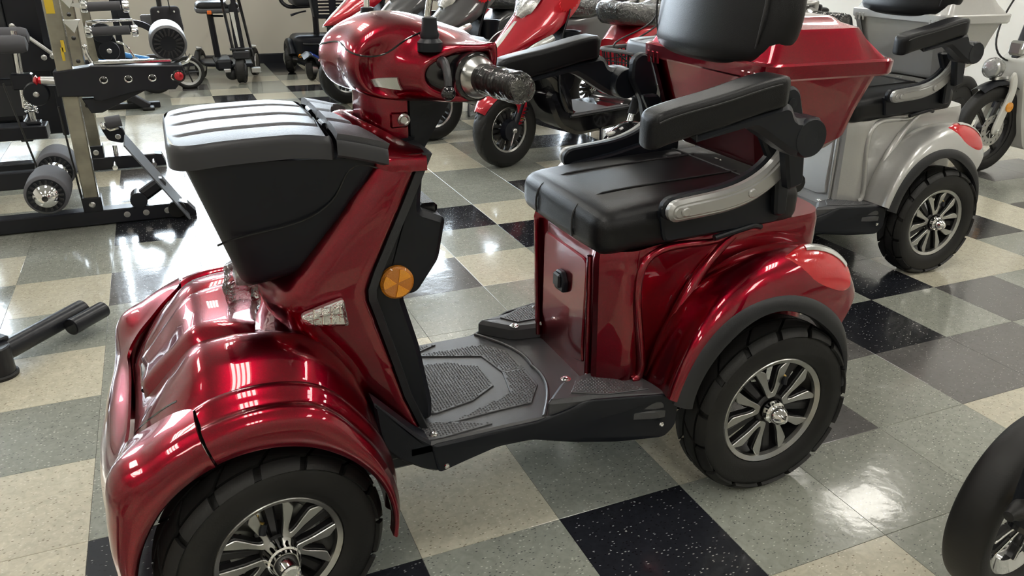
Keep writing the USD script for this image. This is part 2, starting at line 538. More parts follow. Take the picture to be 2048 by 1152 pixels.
KNOWN = {}
for row, start, s in (
    (23, -6, "GCKGCGCGKGCG"), (22, -6, "CGGCGKGGKCGC"), (21, -6, "GKCGDKGGKGCG"), (20, -6, "CGGCKGGCGGKG"), (19, -6, "GCGKGDGGCKGC"), (18, -6, "KGCGGGCGKGGC"), (17, -6, "GGKCGCKCGGCG"),
    (16, -6, "CGGCGGGGKCGG"), (15, -6, "GKCGCKGGGCKG"), (14, -6, "GCGGCGKGCGGC"), (13, -6, "KGCCCGGCGGKG"), (12, -6, "CGGCCGCGGKGC"), (11, -6, "GCCGGKGCGGCG"), (10, -6, "GKGCDGCGGCGK"),
    (9, -6, "CGCGDGGGCCGG"), (8, -6, "GCGGCGKGGGGC"), (7, -6, "KGGGKKGCGGKC"), (6, -6, "GCCGGCGGKCCG"), (5, -6, "CGGCDGGCGKGC"), (4, -6, "KGKGGGGDCGGG"), (3, -6, "GCGCGCGGGCKG"),
    (2, -6, "CGKGGGCGGGCGKCCGKG"), (1, -6, "GKGCGGKGCGDKGDGCGK"), (0, -6, "CGCCKGCGCDGDDGCGKG"), (-1, -6, "GCKGGKGKGGGCGCGKCG"), (-2, -6, "KGCGCGKGCGGKGCGCGG"),
):
    for i, c in enumerate(s):
        KNOWN[(start + i, row)] = c
_rt = random.Random(11)
COL = {"C": "tile_cream", "G": "tile_green", "D": "tile_slate", "K": "tile_black"}


def tile_colour(k, r):
    c = KNOWN.get((k, r))
    q = _rt.random()
    return c or ("C" if q < 0.33 else "G" if q < 0.70 else "K" if q < 0.88 else "D")


floor = thing("floor", kind="structure")
part(floor, "subfloor", box(X0 - 0.1, X1 + 0.1, Y0 - 0.1, Y1 + 0.1, -0.12, -0.0012, 0), "tile_joint", False)
_cam = np.array([-0.332152, -1.179594, 1.1198199])
order = []
for k in range(K0, K1):
    for r in range(R0, R1):
        c = np.array([(k + 0.5) * T, (r + 0.5) * T, 0.0])
        d = c - _cam
        z = d @ _f
        seen = z > 0.3 and abs(d @ _r) < (0.68 * z + 0.25) and abs(d @ _u) < (0.39 * z + 0.3)
        order.append((0 if seen else 1, np.linalg.norm(d), k, r, tile_colour(k, r)))
order.sort()
G = 0.00035
far_v, far_f, far_c = [], [], []
for n, (_, _, k, r, c) in enumerate(order):
    t = box(k * T + G, min((k + 1) * T - G, X1), r * T + G, min((r + 1) * T - G, Y1), -0.003, 0.0, 0.0006)
    if n < 300:
        part(floor, "tile", t, COL[c], False)
    else:
        far_f.append(t.faces + sum(map(len, far_v)))
        far_v.append(t.vertices)
        far_c += [{"C": (0.50, 0.47, 0.37), "G": (0.26, 0.27, 0.235), "D": (0.095, 0.092, 0.09), "K": (0.014, 0.015, 0.020)}[c]] * len(t.vertices)
mat("tile_far", {"a": ("attribute", {"attribute": "tint"}), "g": ("geometry", {}), "w": ("noise_texture", {"scale": 9.0, "detail": 2.0}), "b": ("bump", {"strength": 0.30, "distance": 0.0035}),
                 "p": ("principled_bsdf", {"roughness": 0.16, "coat_weight": 0.35, "coat_roughness": 0.06})},
    [("a.color", "p.base_color"), ("g.position", "w.vector"), ("w.fac", "b.height"), ("b.normal", "p.normal")])
ft = part(floor, "tile_field", tm(np.vstack(far_v), np.vstack(far_f)), "tile_far", False, kind="stuff")
pv = UsdGeom.PrimvarsAPI(stage.GetPrimAtPath(ft)).CreatePrimvar("tint", Sdf.ValueTypeNames.Color3fArray, "vertex")
pv.Set([Gf.Vec3f(*c) for c in far_c])

W = 0.16  # wall thickness
SILL, HEAD = 0.86, 2.62
WINS = [(-3.95, -2.62), (-2.52, -1.27), (-1.12, 0.05), (0.16, 1.45), (2.05, 3.35)]
DOOR = (3.95, 4.95)


def struct(name, mesh, m, smooth=False):
    p = usdkit.mesh(stage, numbered("/World", name), cat(*mesh) if isinstance(mesh, list) else mesh, M[m], smooth)
    keys(p.GetPrim(), kind="structure")


wall = [box(X0 - W, DOOR[0], Y1, Y1 + W, -0.05, SILL, 0), box(X0 - W, DOOR[0], Y1, Y1 + W, HEAD, CEIL, 0), box(DOOR[1], X1 + W, Y1, Y1 + W, -0.05, CEIL, 0), box(DOOR[0], DOOR[1], Y1, Y1 + W, 2.2, CEIL, 0)]
edges = [X0 - W] + [e for w in WINS for e in w] + [DOOR[0]]
for a, b in zip(edges[::2], edges[1::2]):
    wall.append(box(a, b, Y1, Y1 + W, SILL, HEAD, 0))
struct("wall_back", wall, "wall_paint")
struct("wall_left", box(X0 - W, X0, Y0, Y1, -0.05, CEIL, 0), "wall_paint")
struct("wall_right", box(X1, X1 + W, Y0, Y1, -0.05, CEIL, 0), "white_wall")
struct("wall_front", box(X0 - W, X1 + W, Y0 - W, Y0, -0.05, CEIL, 0), "wall_paint")
struct("ceiling", box(X0 - W, X1 + W, Y0 - W, Y1 + W, CEIL, CEIL + 0.1, 0), "ceiling_white")
struct("baseboard_back", prism([(Y1 - 0.004, 0), (Y1 - 0.009, 0.085), (Y1 - 0.004, 0.095), (Y1 + 0.02, 0.095), (Y1 + 0.02, 0)], X0, DOOR[0], 0, "x"), "baseboard_vinyl")
struct("baseboard_right", prism([(X1 - 0.006, 0), (X1 - 0.008, 0.09), (X1 - 0.004, 0.095), (X1 + 0.02, 0.095), (X1 + 0.02, 0)], Y0, Y1, 0, "y"), "baseboard_vinyl")
for i, (a, b) in enumerate(WINS):
    w = thing(f"window_{i + 1}", kind="structure")
    part(w, "frame", [box(a, a + 0.05, Y1 + 0.03, Y1 + 0.10, SILL, HEAD), box(b - 0.05, b, Y1 + 0.03, Y1 + 0.10, SILL, HEAD), box(a, b, Y1 + 0.03, Y1 + 0.10, SILL, SILL + 0.05), box(a, b, Y1 + 0.03, Y1 + 0.10, HEAD - 0.05, HEAD)], "frame_metal", False)
    part(w, "pane", box(a + 0.05, b - 0.05, Y1 + 0.06, Y1 + 0.068, SILL + 0.05, HEAD - 0.05, 0), "window_glass", False)
    part(w, "sill", box(a - 0.02, b + 0.02, Y1 - 0.03, Y1 + 0.03, SILL - 0.02, SILL + 0.002), "white_wall", False)
a, b = DOOR
d = thing("door_1", kind="structure")
part(d, "frame", [box(a, a + 0.06, Y1 + 0.02, Y1 + 0.12, 0, 2.2), box(b - 0.06, b, Y1 + 0.02, Y1 + 0.12, 0, 2.2), box(a, b, Y1 + 0.02, Y1 + 0.12, 2.12, 2.2), box(a + 0.4, a + 0.46, Y1 + 0.03, Y1 + 0.1, 0, 2.12), box(a, b, Y1 + 0.03, Y1 + 0.1, 0, 0.12)], "frame_metal", False)
part(d, "pane", box(a + 0.06, b - 0.06, Y1 + 0.06, Y1 + 0.068, 0.12, 2.12, 0), "window_glass", False)
part(d, "handle", tube([(a + 0.5, Y1, 0.85), (a + 0.5, Y1 - 0.02, 0.9), (a + 0.5, Y1 - 0.02, 1.25), (a + 0.5, Y1, 1.3)], 0.012), "steel")
struct("pavement", box(-30, 30, Y1 + W, 40, -0.3, -0.06, 0), "pavement")

# fluorescent troffers in the ceiling
troffers = []
for ix in range(4):
    for iy in range(4):
        cx, cy = -2.9 + ix * 2.44, -2.7 + iy * 2.75
        L = thing("ceiling_light", "white ceiling troffer with four bare tubes, %s row from windows, %s column from gym side" % (("fourth", "third", "second", "first")[iy], ("first", "second", "third", "fourth")[ix]), "ceiling light", (cx, cy, CEIL), group="ceiling troffers")
        part(L, "housing", [box(-0.30, 0.30, -0.62, 0.62, -0.012, 0.0), box(-0.31, -0.28, -0.63, 0.63, -0.05, 0), box(0.28, 0.31, -0.63, 0.63, -0.05, 0), box(-0.31, 0.31, -0.63, -0.60, -0.05, 0), box(-0.31, 0.31, 0.60, 0.63, -0.05, 0)], "ceiling_white", False)
        for q in range(4):
            part(L, "tube", box(-0.235 + 0.13 * q, -0.155 + 0.13 * q, -0.58, 0.58, -0.036, -0.018, 0.004), "tube_light", False)
# ------------------------------------------------------------------ wheels
def tyre(R, Rb, w, pattern="road", n=160, m=30, wave=0):
    """A tyre about the y axis: outer radius R, bead radius Rb, w wide, tread cut in."""
    a = np.linspace(-1, 1, m)
    t = np.sign(a) * np.abs(a) ** 0.9 * (PI * 0.5 + 0.75)
    h = R - Rb
    hc = R - h * 0.56
    y = w / 2 * np.sign(np.sin(t)) * np.abs(np.sin(t)) ** 0.75
    r = np.where(np.abs(t) <= PI / 2, hc + (R - hc) * np.maximum(np.cos(t), 0) ** 0.62, hc + (hc - Rb) * np.cos(t) / 0.70)
    r = np.maximum(r, Rb)
    th = np.linspace(0, 2 * PI, n, endpoint=False)
    TH, Y = np.meshgrid(th, y, indexing="ij")
    RR = np.broadcast_to(r, TH.shape).copy()
    s = Y / (w / 2)
    tread = np.abs(t) < 1.2
    if pattern == "road":
        g = np.full(TH.shape, 1.0) * (np.abs(t) < 1.0) * 0.8
    elif pattern == "moped":
        k = 14
        ph = (TH / (2 * PI) * k + np.abs(s) ** 1.5 * 1.4) % 1
        g = np.clip(1 - np.abs(ph - 0.5) / 0.10, 0, 1) * (np.abs(s) > 0.2) * tread
    elif pattern == "knob":
        k = 30
        ph = (TH / (2 * PI) * k + np.abs(s) * 0.5) % 1
        g = np.clip(1 - np.abs(ph - 0.5) / 0.16, 0, 1) * tread
    else:
        g = np.clip(1 - np.abs((np.abs(s) - 0.3)) / 0.08, 0, 1) * tread
    RR = RR - g * 0.007
    v = np.stack([RR * np.cos(TH), Y, RR * np.sin(TH)], -1)
    return ringmesh(np.concatenate([v], 1), cap=False, close=True) if False else closed_tyre(v)


def tread_blocks(R, Rb, w, k=15):
    """Raised rubber blocks in two staggered rows on each shoulder of a road tyre."""
    hc = R - (R - Rb) * 0.56
    out = []
    for sg in (-1, 1):
        for row, (s0, s1, f, lean) in enumerate(((0.05, 0.60, 0.90, 0.9), (0.66, 0.93, 0.84, 0.35))):
            for q in range(k):
                tc = (q + 0.5 * (sg > 0) + 0.5 * row) * 2 * PI / k
                u = np.linspace(-0.5, 0.5, 7) * f * 2 * PI / k
                s = np.linspace(s0, s1, 6)
                U, S = np.meshgrid(u, s, indexing="ij")
                a = np.arcsin(np.clip(S, 0, 1) ** (1 / 0.75))
                rr = hc + (R - hc) * np.maximum(np.cos(a), 0) ** 0.62 + 0.0006
                th = tc + U + lean * (S - s0) * 2 * PI / k * 0.8
                P = np.stack([rr * np.cos(th), sg * S * w / 2, rr * np.sin(th)], -1)
                out.append(grid(P, 0.007 * (-1 if sg < 0 else 1)))
    return cat(*out)


def closed_tyre(v):
    n, m = v.shape[:2]
    i, j = np.meshgrid(np.arange(n), np.arange(m), indexing="ij")
    i2, j2 = (i + 1) % n, (j + 1) % m
    a, b, c, d = i * m + j, i * m + j2, i2 * m + j2, i2 * m + j
    f = np.concatenate([np.stack([a, b, c], -1).reshape(-1, 3), np.stack([a, c, d], -1).reshape(-1, 3)])
    q = tm(v.reshape(-1, 3), f)
    if q.volume < 0:
        q.faces = q.faces[:, ::-1]
    return q


def polar(pts, a0=0.0):
    return [(r * math.cos(math.radians(d) + a0), r * math.sin(math.radians(d) + a0)) for r, d in pts]


def set_wheel(root, at, R, Rr, w, yaw=0.0, out=-1, spin=0.0, hub="cone", mats=("alloy", "wheel_black"), pattern="road", name="tire", valve=True, disc=True, face="alloy"):
    """A five-spoke alloy wheel as a part of root: tire > rim, spokes and their polished faces, hub cap, brake disc, valve. out: the side (sign of y) its face shows."""
    def put(m, d=0.0):
        m = move(m, rz=0 if out < 0 else PI)
        return move(move(m, rz=yaw), at)

    t = part(root, name, put(tyre(R, Rr * 0.97, w, pattern)), "rubber", 50)
    if pattern == "road":
        part(t, "tread", put(tread_blocks(R, Rr * 0.97, w)), "rubber", 40)
    f = -w * 0.36  # where the rim's face lies
    part(t, "rim", put(lathe([(Rr * 0.865, f + 0.010), (Rr * 0.88, f + 0.001), (Rr * 0.955, f - 0.004), (Rr * 0.98, f - 0.001), (Rr * 1.02, f - 0.003), (Rr * 1.04, f + 0.002), (Rr * 1.03, f + 0.012), (Rr * 0.95, f + 0.016), (Rr * 0.865, f + 0.010)], 72)), mats[0], 30)
    part(t, "rim_barrel", put(lathe([(Rr * 0.92, f + 0.008), (Rr * 0.985, f + 0.010), (Rr * 0.96, w * 0.40), (Rr * 1.0, w * 0.42), (Rr * 0.90, w * 0.40), (Rr * 0.885, f + 0.02), (Rr * 0.92, f + 0.008)], 60)), mats[1], 30)
    vee = [(-23.5, 0.93), (-19.5, 0.52), (-17, 0.25), (17, 0.25), (19.5, 0.52), (23.5, 0.93), (20.5, 0.925), (10.0, 0.77), (8.6, 0.58), (8.0, 0.46), (5.0, 0.37), (0, 0.335), (-5.0, 0.37), (-8.0, 0.46), (-8.6, 0.58), (-10.0, 0.77), (-20.5, 0.925)]
    for k in range(5):
        a = spin + k * 2 * PI / 5
        body = rounded([(*q, 0.004) for q in polar([(r * Rr, d) for d, r in vee], a)], 0.004, 3)
        rib = rounded(polar([(0.20 * Rr, -20), (0.92 * Rr, -6), (0.92 * Rr, 6), (0.20 * Rr, 20)], a + PI / 5), 0.003, 3)
        sp = part(t, "spoke", put(cat(prism(body, f + 0.009, f + 0.028, 0.003), prism(rib, f + 0.016, f + 0.032, 0.004))), mats[1], 30)
        part(t, "spoke_face", put(prism(body, f + 0.004, f + 0.0095, 0.0012)), face, 30)
    part(t, "hub", put(lathe([(0.28 * Rr, f + 0.012), (0.26 * Rr, f + 0.008), (0.22 * Rr, f + 0.006), (0.22 * Rr, w * 0.35), (0.25 * Rr, w * 0.36)], 32)), mats[1], 30)
    if hub == "cap":
        prof = [(0.235, 0.006), (0.24, -0.008), (0.225, -0.012), (0.225, -0.020), (0.20, -0.022), (0.205, -0.026), (0.19, -0.036), (0.135, -0.052), (0.13, -0.056), (0.10, -0.058), (0.095, -0.054), (0.0, -0.054)]
    else:
        prof = [(0.175, 0.006), (0.18, -0.004), (0.17, -0.010), (0.13, -0.014), (0.15, -0.018), (0.13, -0.030), (0.07, -0.040), (0.0, -0.043)]
    part(t, "hub_cap", put(lathe([(r * Rr * 1.1, f + h) for r, h in prof], 40)), "chrome", 28)
    if disc:
        th = np.linspace(0, 2 * PI, 12, endpoint=False)
        dd = m3.Manifold.cylinder(0.004, Rr * 0.66, Rr * 0.66, 48) - m3.Manifold.cylinder(0.02, Rr * 0.34, Rr * 0.34, 32).translate((0, 0, -0.01))
        for a in th:
            dd -= m3.Manifold.cylinder(0.02, 0.005, 0.005, 10).translate((Rr * 0.55 * math.cos(a), Rr * 0.55 * math.sin(a), -0.01))
        part(t, "brake_disc", put(move(to_tm(dd), (0, f + 0.045, 0), rx=PI / 2)), "steel", 30)
    if valve:
        vv = polar([(Rr * 0.72, 38), (Rr * 0.66, 41), (Rr * 0.62, 36)], spin + 0.2)
        part(t, "valve_stem", put(cat(tube(smooth_path([(vv[0][0], f + 0.02, vv[0][1]), (vv[1][0], f + 0.012, vv[1][1]), (vv[2][0], f + 0.004, vv[2][1])], 8), 0.0035, 8))), "brass", 30)
        q0, q1 = np.array([vv[2][0], f + 0.004, vv[2][1]]), np.array([vv[2][0] - 0.006, f - 0.001, vv[2][1] - 0.016])
        part(t, "valve_cap", put(tube([q0, q1], 0.006, 8)), "black_plastic", 30)
    return t


# ------------------------------------------------------------------ four-wheeled mobility scooter (length along x, front at -x, y sideways)
def xr_table():
    z = np.array([0.25, 0.33, 0.40, 0.50, 0.545, 0.565, 0.60, 0.70, 0.80])
    return z, {
        "xr": np.array([0.030, 0.000, -0.018, -0.045, -0.058, -0.058, -0.045, 0.001, 0.046]),
        "xs": np.array([-0.045, -0.085, -0.125, -0.185, -0.195, -0.19, -0.162, -0.090, -0.022]),
        "xn": np.array([-0.06, -0.11, -0.16, -0.225, -0.235, -0.225, -0.195, -0.115, -0.055]),
        "hw": np.array([0.150, 0.150, 0.150, 0.152, 0.155, 0.156, 0.158, 0.163, 0.166]),
    }


def shield_rings(dx0, dx1=None, dhw=0.0, zs=None, r=0.022, n=56, rear_only=None):
    z, q = xr_table()
    rings = []
    for Z in (z if zs is None else zs):
        xr, xs, xn, hw = (np.interp(Z, z, q[k]) for k in ("xr", "xs", "xn", "hw"))
        hw = hw + dhw
        if rear_only is not None:
            p = [(xr + rear_only[0], -hw), (xr + rear_only[1], -hw), (xr + rear_only[1], hw), (xr + rear_only[0], hw)]
            rr = min(r, abs(rear_only[1] - rear_only[0]) * 0.4)
        else:
            p = [(xr, -hw, 0.006), (xs, -hw + 0.012, 0.03), (xs * 0.4 + xn * 0.6, -hw * 0.5, 0.04), (xn, 0, 0.06), (xs * 0.4 + xn * 0.6, hw * 0.5, 0.04), (xs, hw - 0.012, 0.03), (xr, hw, 0.006)]
            rr = r
        p = rounded(p, rr, 5)
        p = resample(p, n)
        rings.append(np.c_[p, np.full(n, Z)])
    return np.array(rings)


ARC0 = np.array([-0.28, 0.18])


def polar_table(th, ys, R):
    """Radius over (side distance, angle) from a control table, symmetric in y, monotone between the controls."""
    tq, yq = np.linspace(th[0], th[-1], 140), np.linspace(0, ys[-1], 120)
    D = PchipInterpolator(np.asarray(th, float), np.asarray(R, float), axis=1)(tq)
    D = PchipInterpolator(np.asarray(ys, float), D, axis=0)(yq)
    return RectBivariateSpline(np.r_[-yq[:0:-1], yq], tq, np.vstack([D[:0:-1], D]), kx=2, ky=2, s=0)


_bonnet = polar_table([0, 25, 50, 75, 100, 112, 124, 142], [0.0, 0.08, 0.14, 0.19, 0.236, 0.250, 0.266, 0.302, 0.316, 0.325], [
    [0.200, 0.215, 0.250, 0.295, 0.308, 0.276, 0.258, 0.246],
    [0.200, 0.220, 0.258, 0.302, 0.312, 0.284, 0.262, 0.246],
    [0.210, 0.235, 0.283, 0.326, 0.322, 0.292, 0.267, 0.247],
    [0.212, 0.238, 0.279, 0.318, 0.313, 0.286, 0.264, 0.246],
    [0.208, 0.228, 0.258, 0.292, 0.289, 0.276, 0.262, 0.246],
    [0.206, 0.224, 0.250, 0.282, 0.282, 0.274, 0.264, 0.250],
    [0.214, 0.240, 0.267, 0.300, 0.295, 0.282, 0.273, 0.258],
    [0.209, 0.227, 0.250, 0.282, 0.277, 0.272, 0.272, 0.262],
    [0.209, 0.229, 0.252, 0.285, 0.279, 0.274, 0.270, 0.262],
    [0.205, 0.222, 0.244, 0.276, 0.270, 0.266, 0.262, 0.255]])
_bumper = polar_table([90, 100, 112, 124, 134, 138, 146, 158, 175, 198], [0.0, 0.10, 0.20, 0.28, 0.31, 0.325], [
    [0.300, 0.290, 0.276, 0.262, 0.256, 0.258, 0.272, 0.268, 0.250, 0.252],
    [0.298, 0.290, 0.276, 0.263, 0.258, 0.259, 0.270, 0.264, 0.248, 0.248],
    [0.296, 0.289, 0.278, 0.270, 0.270, 0.268, 0.266, 0.254, 0.238, 0.240],
    [0.296, 0.289, 0.282, 0.281, 0.292, 0.288, 0.268, 0.246, 0.228, 0.232],
    [0.292, 0.285, 0.278, 0.277, 0.286, 0.281, 0.262, 0.241, 0.224, 0.228],
    [0.284, 0.277, 0.269, 0.268, 0.275, 0.270, 0.252, 0.234, 0.217, 0.222]])
_front = _bonnet
_arch = CubicSpline([0, 25, 50, 75, 100, 125, 150, 175, 198.0], [0.204, 0.214, 0.220, 0.226, 0.227, 0.222, 0.213, 0.210, 0.208])


def front_point(th, y, dr=0.0, table=None):
    R = (table or _bonnet).ev(y, th) + dr
    a = np.radians(th)
    return np.stack([ARC0[0] + R * np.cos(a), y + 0 * R, ARC0[1] + R * np.sin(a)], -1)


def front_skin(th0, th1, dr, n, m=131, lip=True, ymax=0.325, table=None):
    table = table or _bonnet
    """Grid of the front bodywork between two angles (each a function of y), with side flanges that fall to the wheel arch."""
    ys = np.linspace(-1, 1, m) * ymax
    rows = []
    for s in np.linspace(0, 1, n):
        th = th0(ys) + (th1(ys) - th0(ys)) * s
        P = front_point(th, ys, dr, table)
        if lip:
            for side, k in ((-1, 0), (1, -1)):
                t = float(th[k])
                a = math.radians(t)
                top, bot = float(table.ev(ymax, t)[()] if np.ndim(table.ev(ymax, t)) == 0 else table.ev(ymax, t)) + dr, float(_arch(t))
                ex = []
                for f, o in ((0.10, 0.006), (0.5, 0.008), (0.95, 0.006), (1.0, -0.001), (1.0, -0.016)):
                    R = top + (bot - top) * f
                    ex.append((ARC0[0] + R * math.cos(a), side * (ymax + o), ARC0[1] + R * math.sin(a)))
                P = np.vstack([np.array(ex)[::-1], P]) if side < 0 else np.vstack([P, np.array(ex)])
        rows.append(P)
    return np.array(rows)


REAR0 = np.array([0.75, 0.20])
_rth = np.array([12, 30, 45, 60, 80, 100, 120, 140, 160.0])
_flo = CubicSpline(_rth, [0.222, 0.240, 0.254, 0.262, 0.272, 0.280, 0.279, 0.262, 0.246])
_fli = CubicSpline(_rth, [0.205, 0.218, 0.222, 0.226, 0.240, 0.248, 0.236, 0.222, 0.206])
_crest = CubicSpline(_rth, [0.25, 0.295, 0.345, 0.368, 0.352, 0.332, 0.306, 0.272, 0.252])


def fender_point(th, w, side, lift=0.0):
    fo, cr = float(_flo(th)), float(_crest(th))
    c = np.array([(0.293, fo - 0.004), (0.288, fo + 0.010), (0.272, fo + 0.60 * (cr - fo) + 0.006), (0.245, cr - 0.004), (0.212, cr + 0.002), (0.165, cr - 0.012)])
    q = CubicSpline(np.linspace(0, 1, len(c)), c)(w)
    a = math.radians(th)
    return (REAR0[0] + (q[1] + lift) * math.cos(a), side * (q[0] + lift * 0.5), REAR0[1] + (q[1] + lift) * math.sin(a))


def rear_fender(side=-1, n=40):
    rows = []
    for t in np.linspace(46, 160, n):
        a = math.radians(t)
        fo, cr = float(_flo(t)), float(_crest(t))
        ctrl = [(0.293, fo - 0.004), (0.288, fo + 0.010), (0.272, fo + 0.60 * (cr - fo) + 0.006), (0.245, cr - 0.004), (0.212, cr + 0.002), (0.165, cr - 0.012)]
        c = np.array(ctrl)
        q = CubicSpline(np.linspace(0, 1, len(c)), c)(np.linspace(0, 1, 18))
        rows.append(np.stack([REAR0[0] + q[:, 1] * math.cos(a), side * q[:, 0], REAR0[1] + q[:, 1] * math.sin(a)], -1))
    return grid(np.array(rows), 0.004 if side < 0 else -0.004)


def rear_flare(side=-1):
    rows = []
    for t in np.linspace(8, 162, 48):
        a = math.radians(t)
        fo, fi = float(_flo(t)) + 0.002, float(_fli(t))
        w = 1.0
        prof = [(fo, 0.284), (fo + 0.002, 0.293), (fo - 0.004, 0.300), ((fo + fi) / 2, 0.306), (fi + 0.003, 0.303), (fi, 0.296), (fi + 0.002, 0.285), (fi + 0.006, 0.240), (fi + 0.010, 0.240), (fi + 0.012, 0.280)]
        rows.append([(REAR0[0] + R * math.cos(a), side * y, REAR0[1] + R * math.sin(a)) for R, y in prof])
    return ringmesh(np.array(rows))


def armrest(side):
    top = np.array([(0.372, 0.872), (0.42, 0.888), (0.50, 0.903), (0.575, 0.920), (0.640, 0.927)])
    s = CubicSpline(np.linspace(0, 1, 5), top)
    rings = []
    for u in np.linspace(0, 1, 26):
        x, z = s(u)
        e = min(u / 0.12, 1.0, (1 - u) / 0.10)
        e = math.sqrt(max(0.0, 1 - (1 - e) ** 2))
        w = (0.028 + 0.008 * u) * (0.35 + 0.65 * e)
        h = 0.058 - 0.004 * u
        rr = rounded([(-w, -h, 0.012), (w, -h, 0.012), (w, 0, 0.012), (-w, 0, 0.012)], 0.012, 4)
        rings.append(np.c_[np.full(len(rr), x), side * 0.325 + rr[:, 0], z + rr[:, 1] * (0.75 + 0.25 * e) - 0.010 * (1 - e)])
    pad = ringmesh(np.array(rings))
    seam = []
    for u in np.linspace(0.06, 0.88, 30):
        x, z = s(u)
        seam.append((x, side * (0.325 + 0.0285 + 0.007 * u), z - 0.012))
    arm = prism(rounded([(0.44, 0.834), (0.545, 0.862), (0.64, 0.880, 0.01), (0.655, 0.872), (0.665, 0.850, 0.02), (0.724, 0.850, 0.01), (0.728, 0.80, 0.02), (0.690, 0.775, 0.02), (0.650, 0.795, 0.02), (0.565, 0.846, 0.03), (0.50, 0.838)], 0.012, 4), side * 0.325 - 0.026, side * 0.325 + 0.026, 0.010)
    return pad, tube(seam, 0.0016, 6), arm


HEAD_Y = [0.0, 0.04, 0.08, 0.112, 0.140, 0.160]
HEAD_S = [
    [(-0.060, 0.948), (-0.046, 0.980), (-0.016, 1.002), (0.026, 1.013), (0.090, 1.006), (0.170, 0.982), (0.185, 0.965), (0.165, 0.90), (0.10, 0.868), (0.02, 0.872), (-0.035, 0.887), (-0.056, 0.916)],
    [(-0.058, 0.946), (-0.044, 0.976), (-0.015, 0.997), (0.027, 1.009), (0.090, 1.002), (0.168, 0.980), (0.183, 0.963), (0.165, 0.90), (0.10, 0.868), (0.02, 0.872), (-0.033, 0.887), (-0.054, 0.915)],
    [(-0.046, 0.941), (-0.034, 0.965), (-0.008, 0.983), (0.032, 0.995), (0.090, 0.993), (0.160, 0.977), (0.176, 0.962), (0.16, 0.900), (0.10, 0.870), (0.03, 0.874), (-0.020, 0.888), (-0.041, 0.913)],
    [(-0.012, 0.934), (-0.004, 0.951), (0.016, 0.964), (0.048, 0.976), (0.094, 0.980), (0.150, 0.973), (0.170, 0.962), (0.158, 0.900), (0.10, 0.874), (0.045, 0.878), (0.008, 0.890), (-0.009, 0.911)],
    [(0.026, 0.928), (0.033, 0.943), (0.050, 0.955), (0.075, 0.965), (0.108, 0.971), (0.154, 0.970), (0.172, 0.962), (0.160, 0.898), (0.11, 0.874), (0.07, 0.877), (0.040, 0.889), (0.028, 0.908)],
    [(0.060, 0.925), (0.067, 0.940), (0.082, 0.952), (0.102, 0.962), (0.126, 0.969), (0.160, 0.970), (0.176, 0.964), (0.166, 0.898), (0.128, 0.876), (0.096, 0.879), (0.072, 0.890), (0.061, 0.906)]]


def _loop(c, n=48):
    c = np.vstack([np.asarray(c, float), c[:1]])
    return CubicSpline(np.linspace(0, 1, len(c)), c, bc_type="periodic")(np.linspace(0, 1, n, endpoint=False))


HEAD_S = [[(x - 0.17 * y, z) for x, z in c] for y, c in zip(HEAD_Y, HEAD_S)]
HEAD_C = np.array([_loop(c) for c in HEAD_S])
HEAD_F = CubicSpline(HEAD_Y, HEAD_C, bc_type=((1, np.zeros_like(HEAD_C[0])), (2, np.zeros_like(HEAD_C[0]))))


def skew(p):
    """The cowl's ends are cut on the slant: their rear reaches farther out than their front."""
    p = np.array(p, float)
    a = np.abs(p[..., 1])
    t = np.clip((a - 0.07) / 0.08, 0, 1)
    t = t * t * (3 - 2 * t)
    p[..., 1] = np.sign(p[..., 1]) * (a + t * (p[..., 0] - 0.112) * 0.52)
    return p


def on_head(u, y, lift=0.0):
    c = HEAD_F(abs(y))
    k = (u % 1.0) * 48
    i = int(k) % 48
    q = c[i] + (c[(i + 1) % 48] - c[i]) * (k - int(k))
    o = q - np.array([0.05, 0.94])
    q = q + o / np.linalg.norm(o) * lift
    return tuple(skew((q[0], y, q[1])))


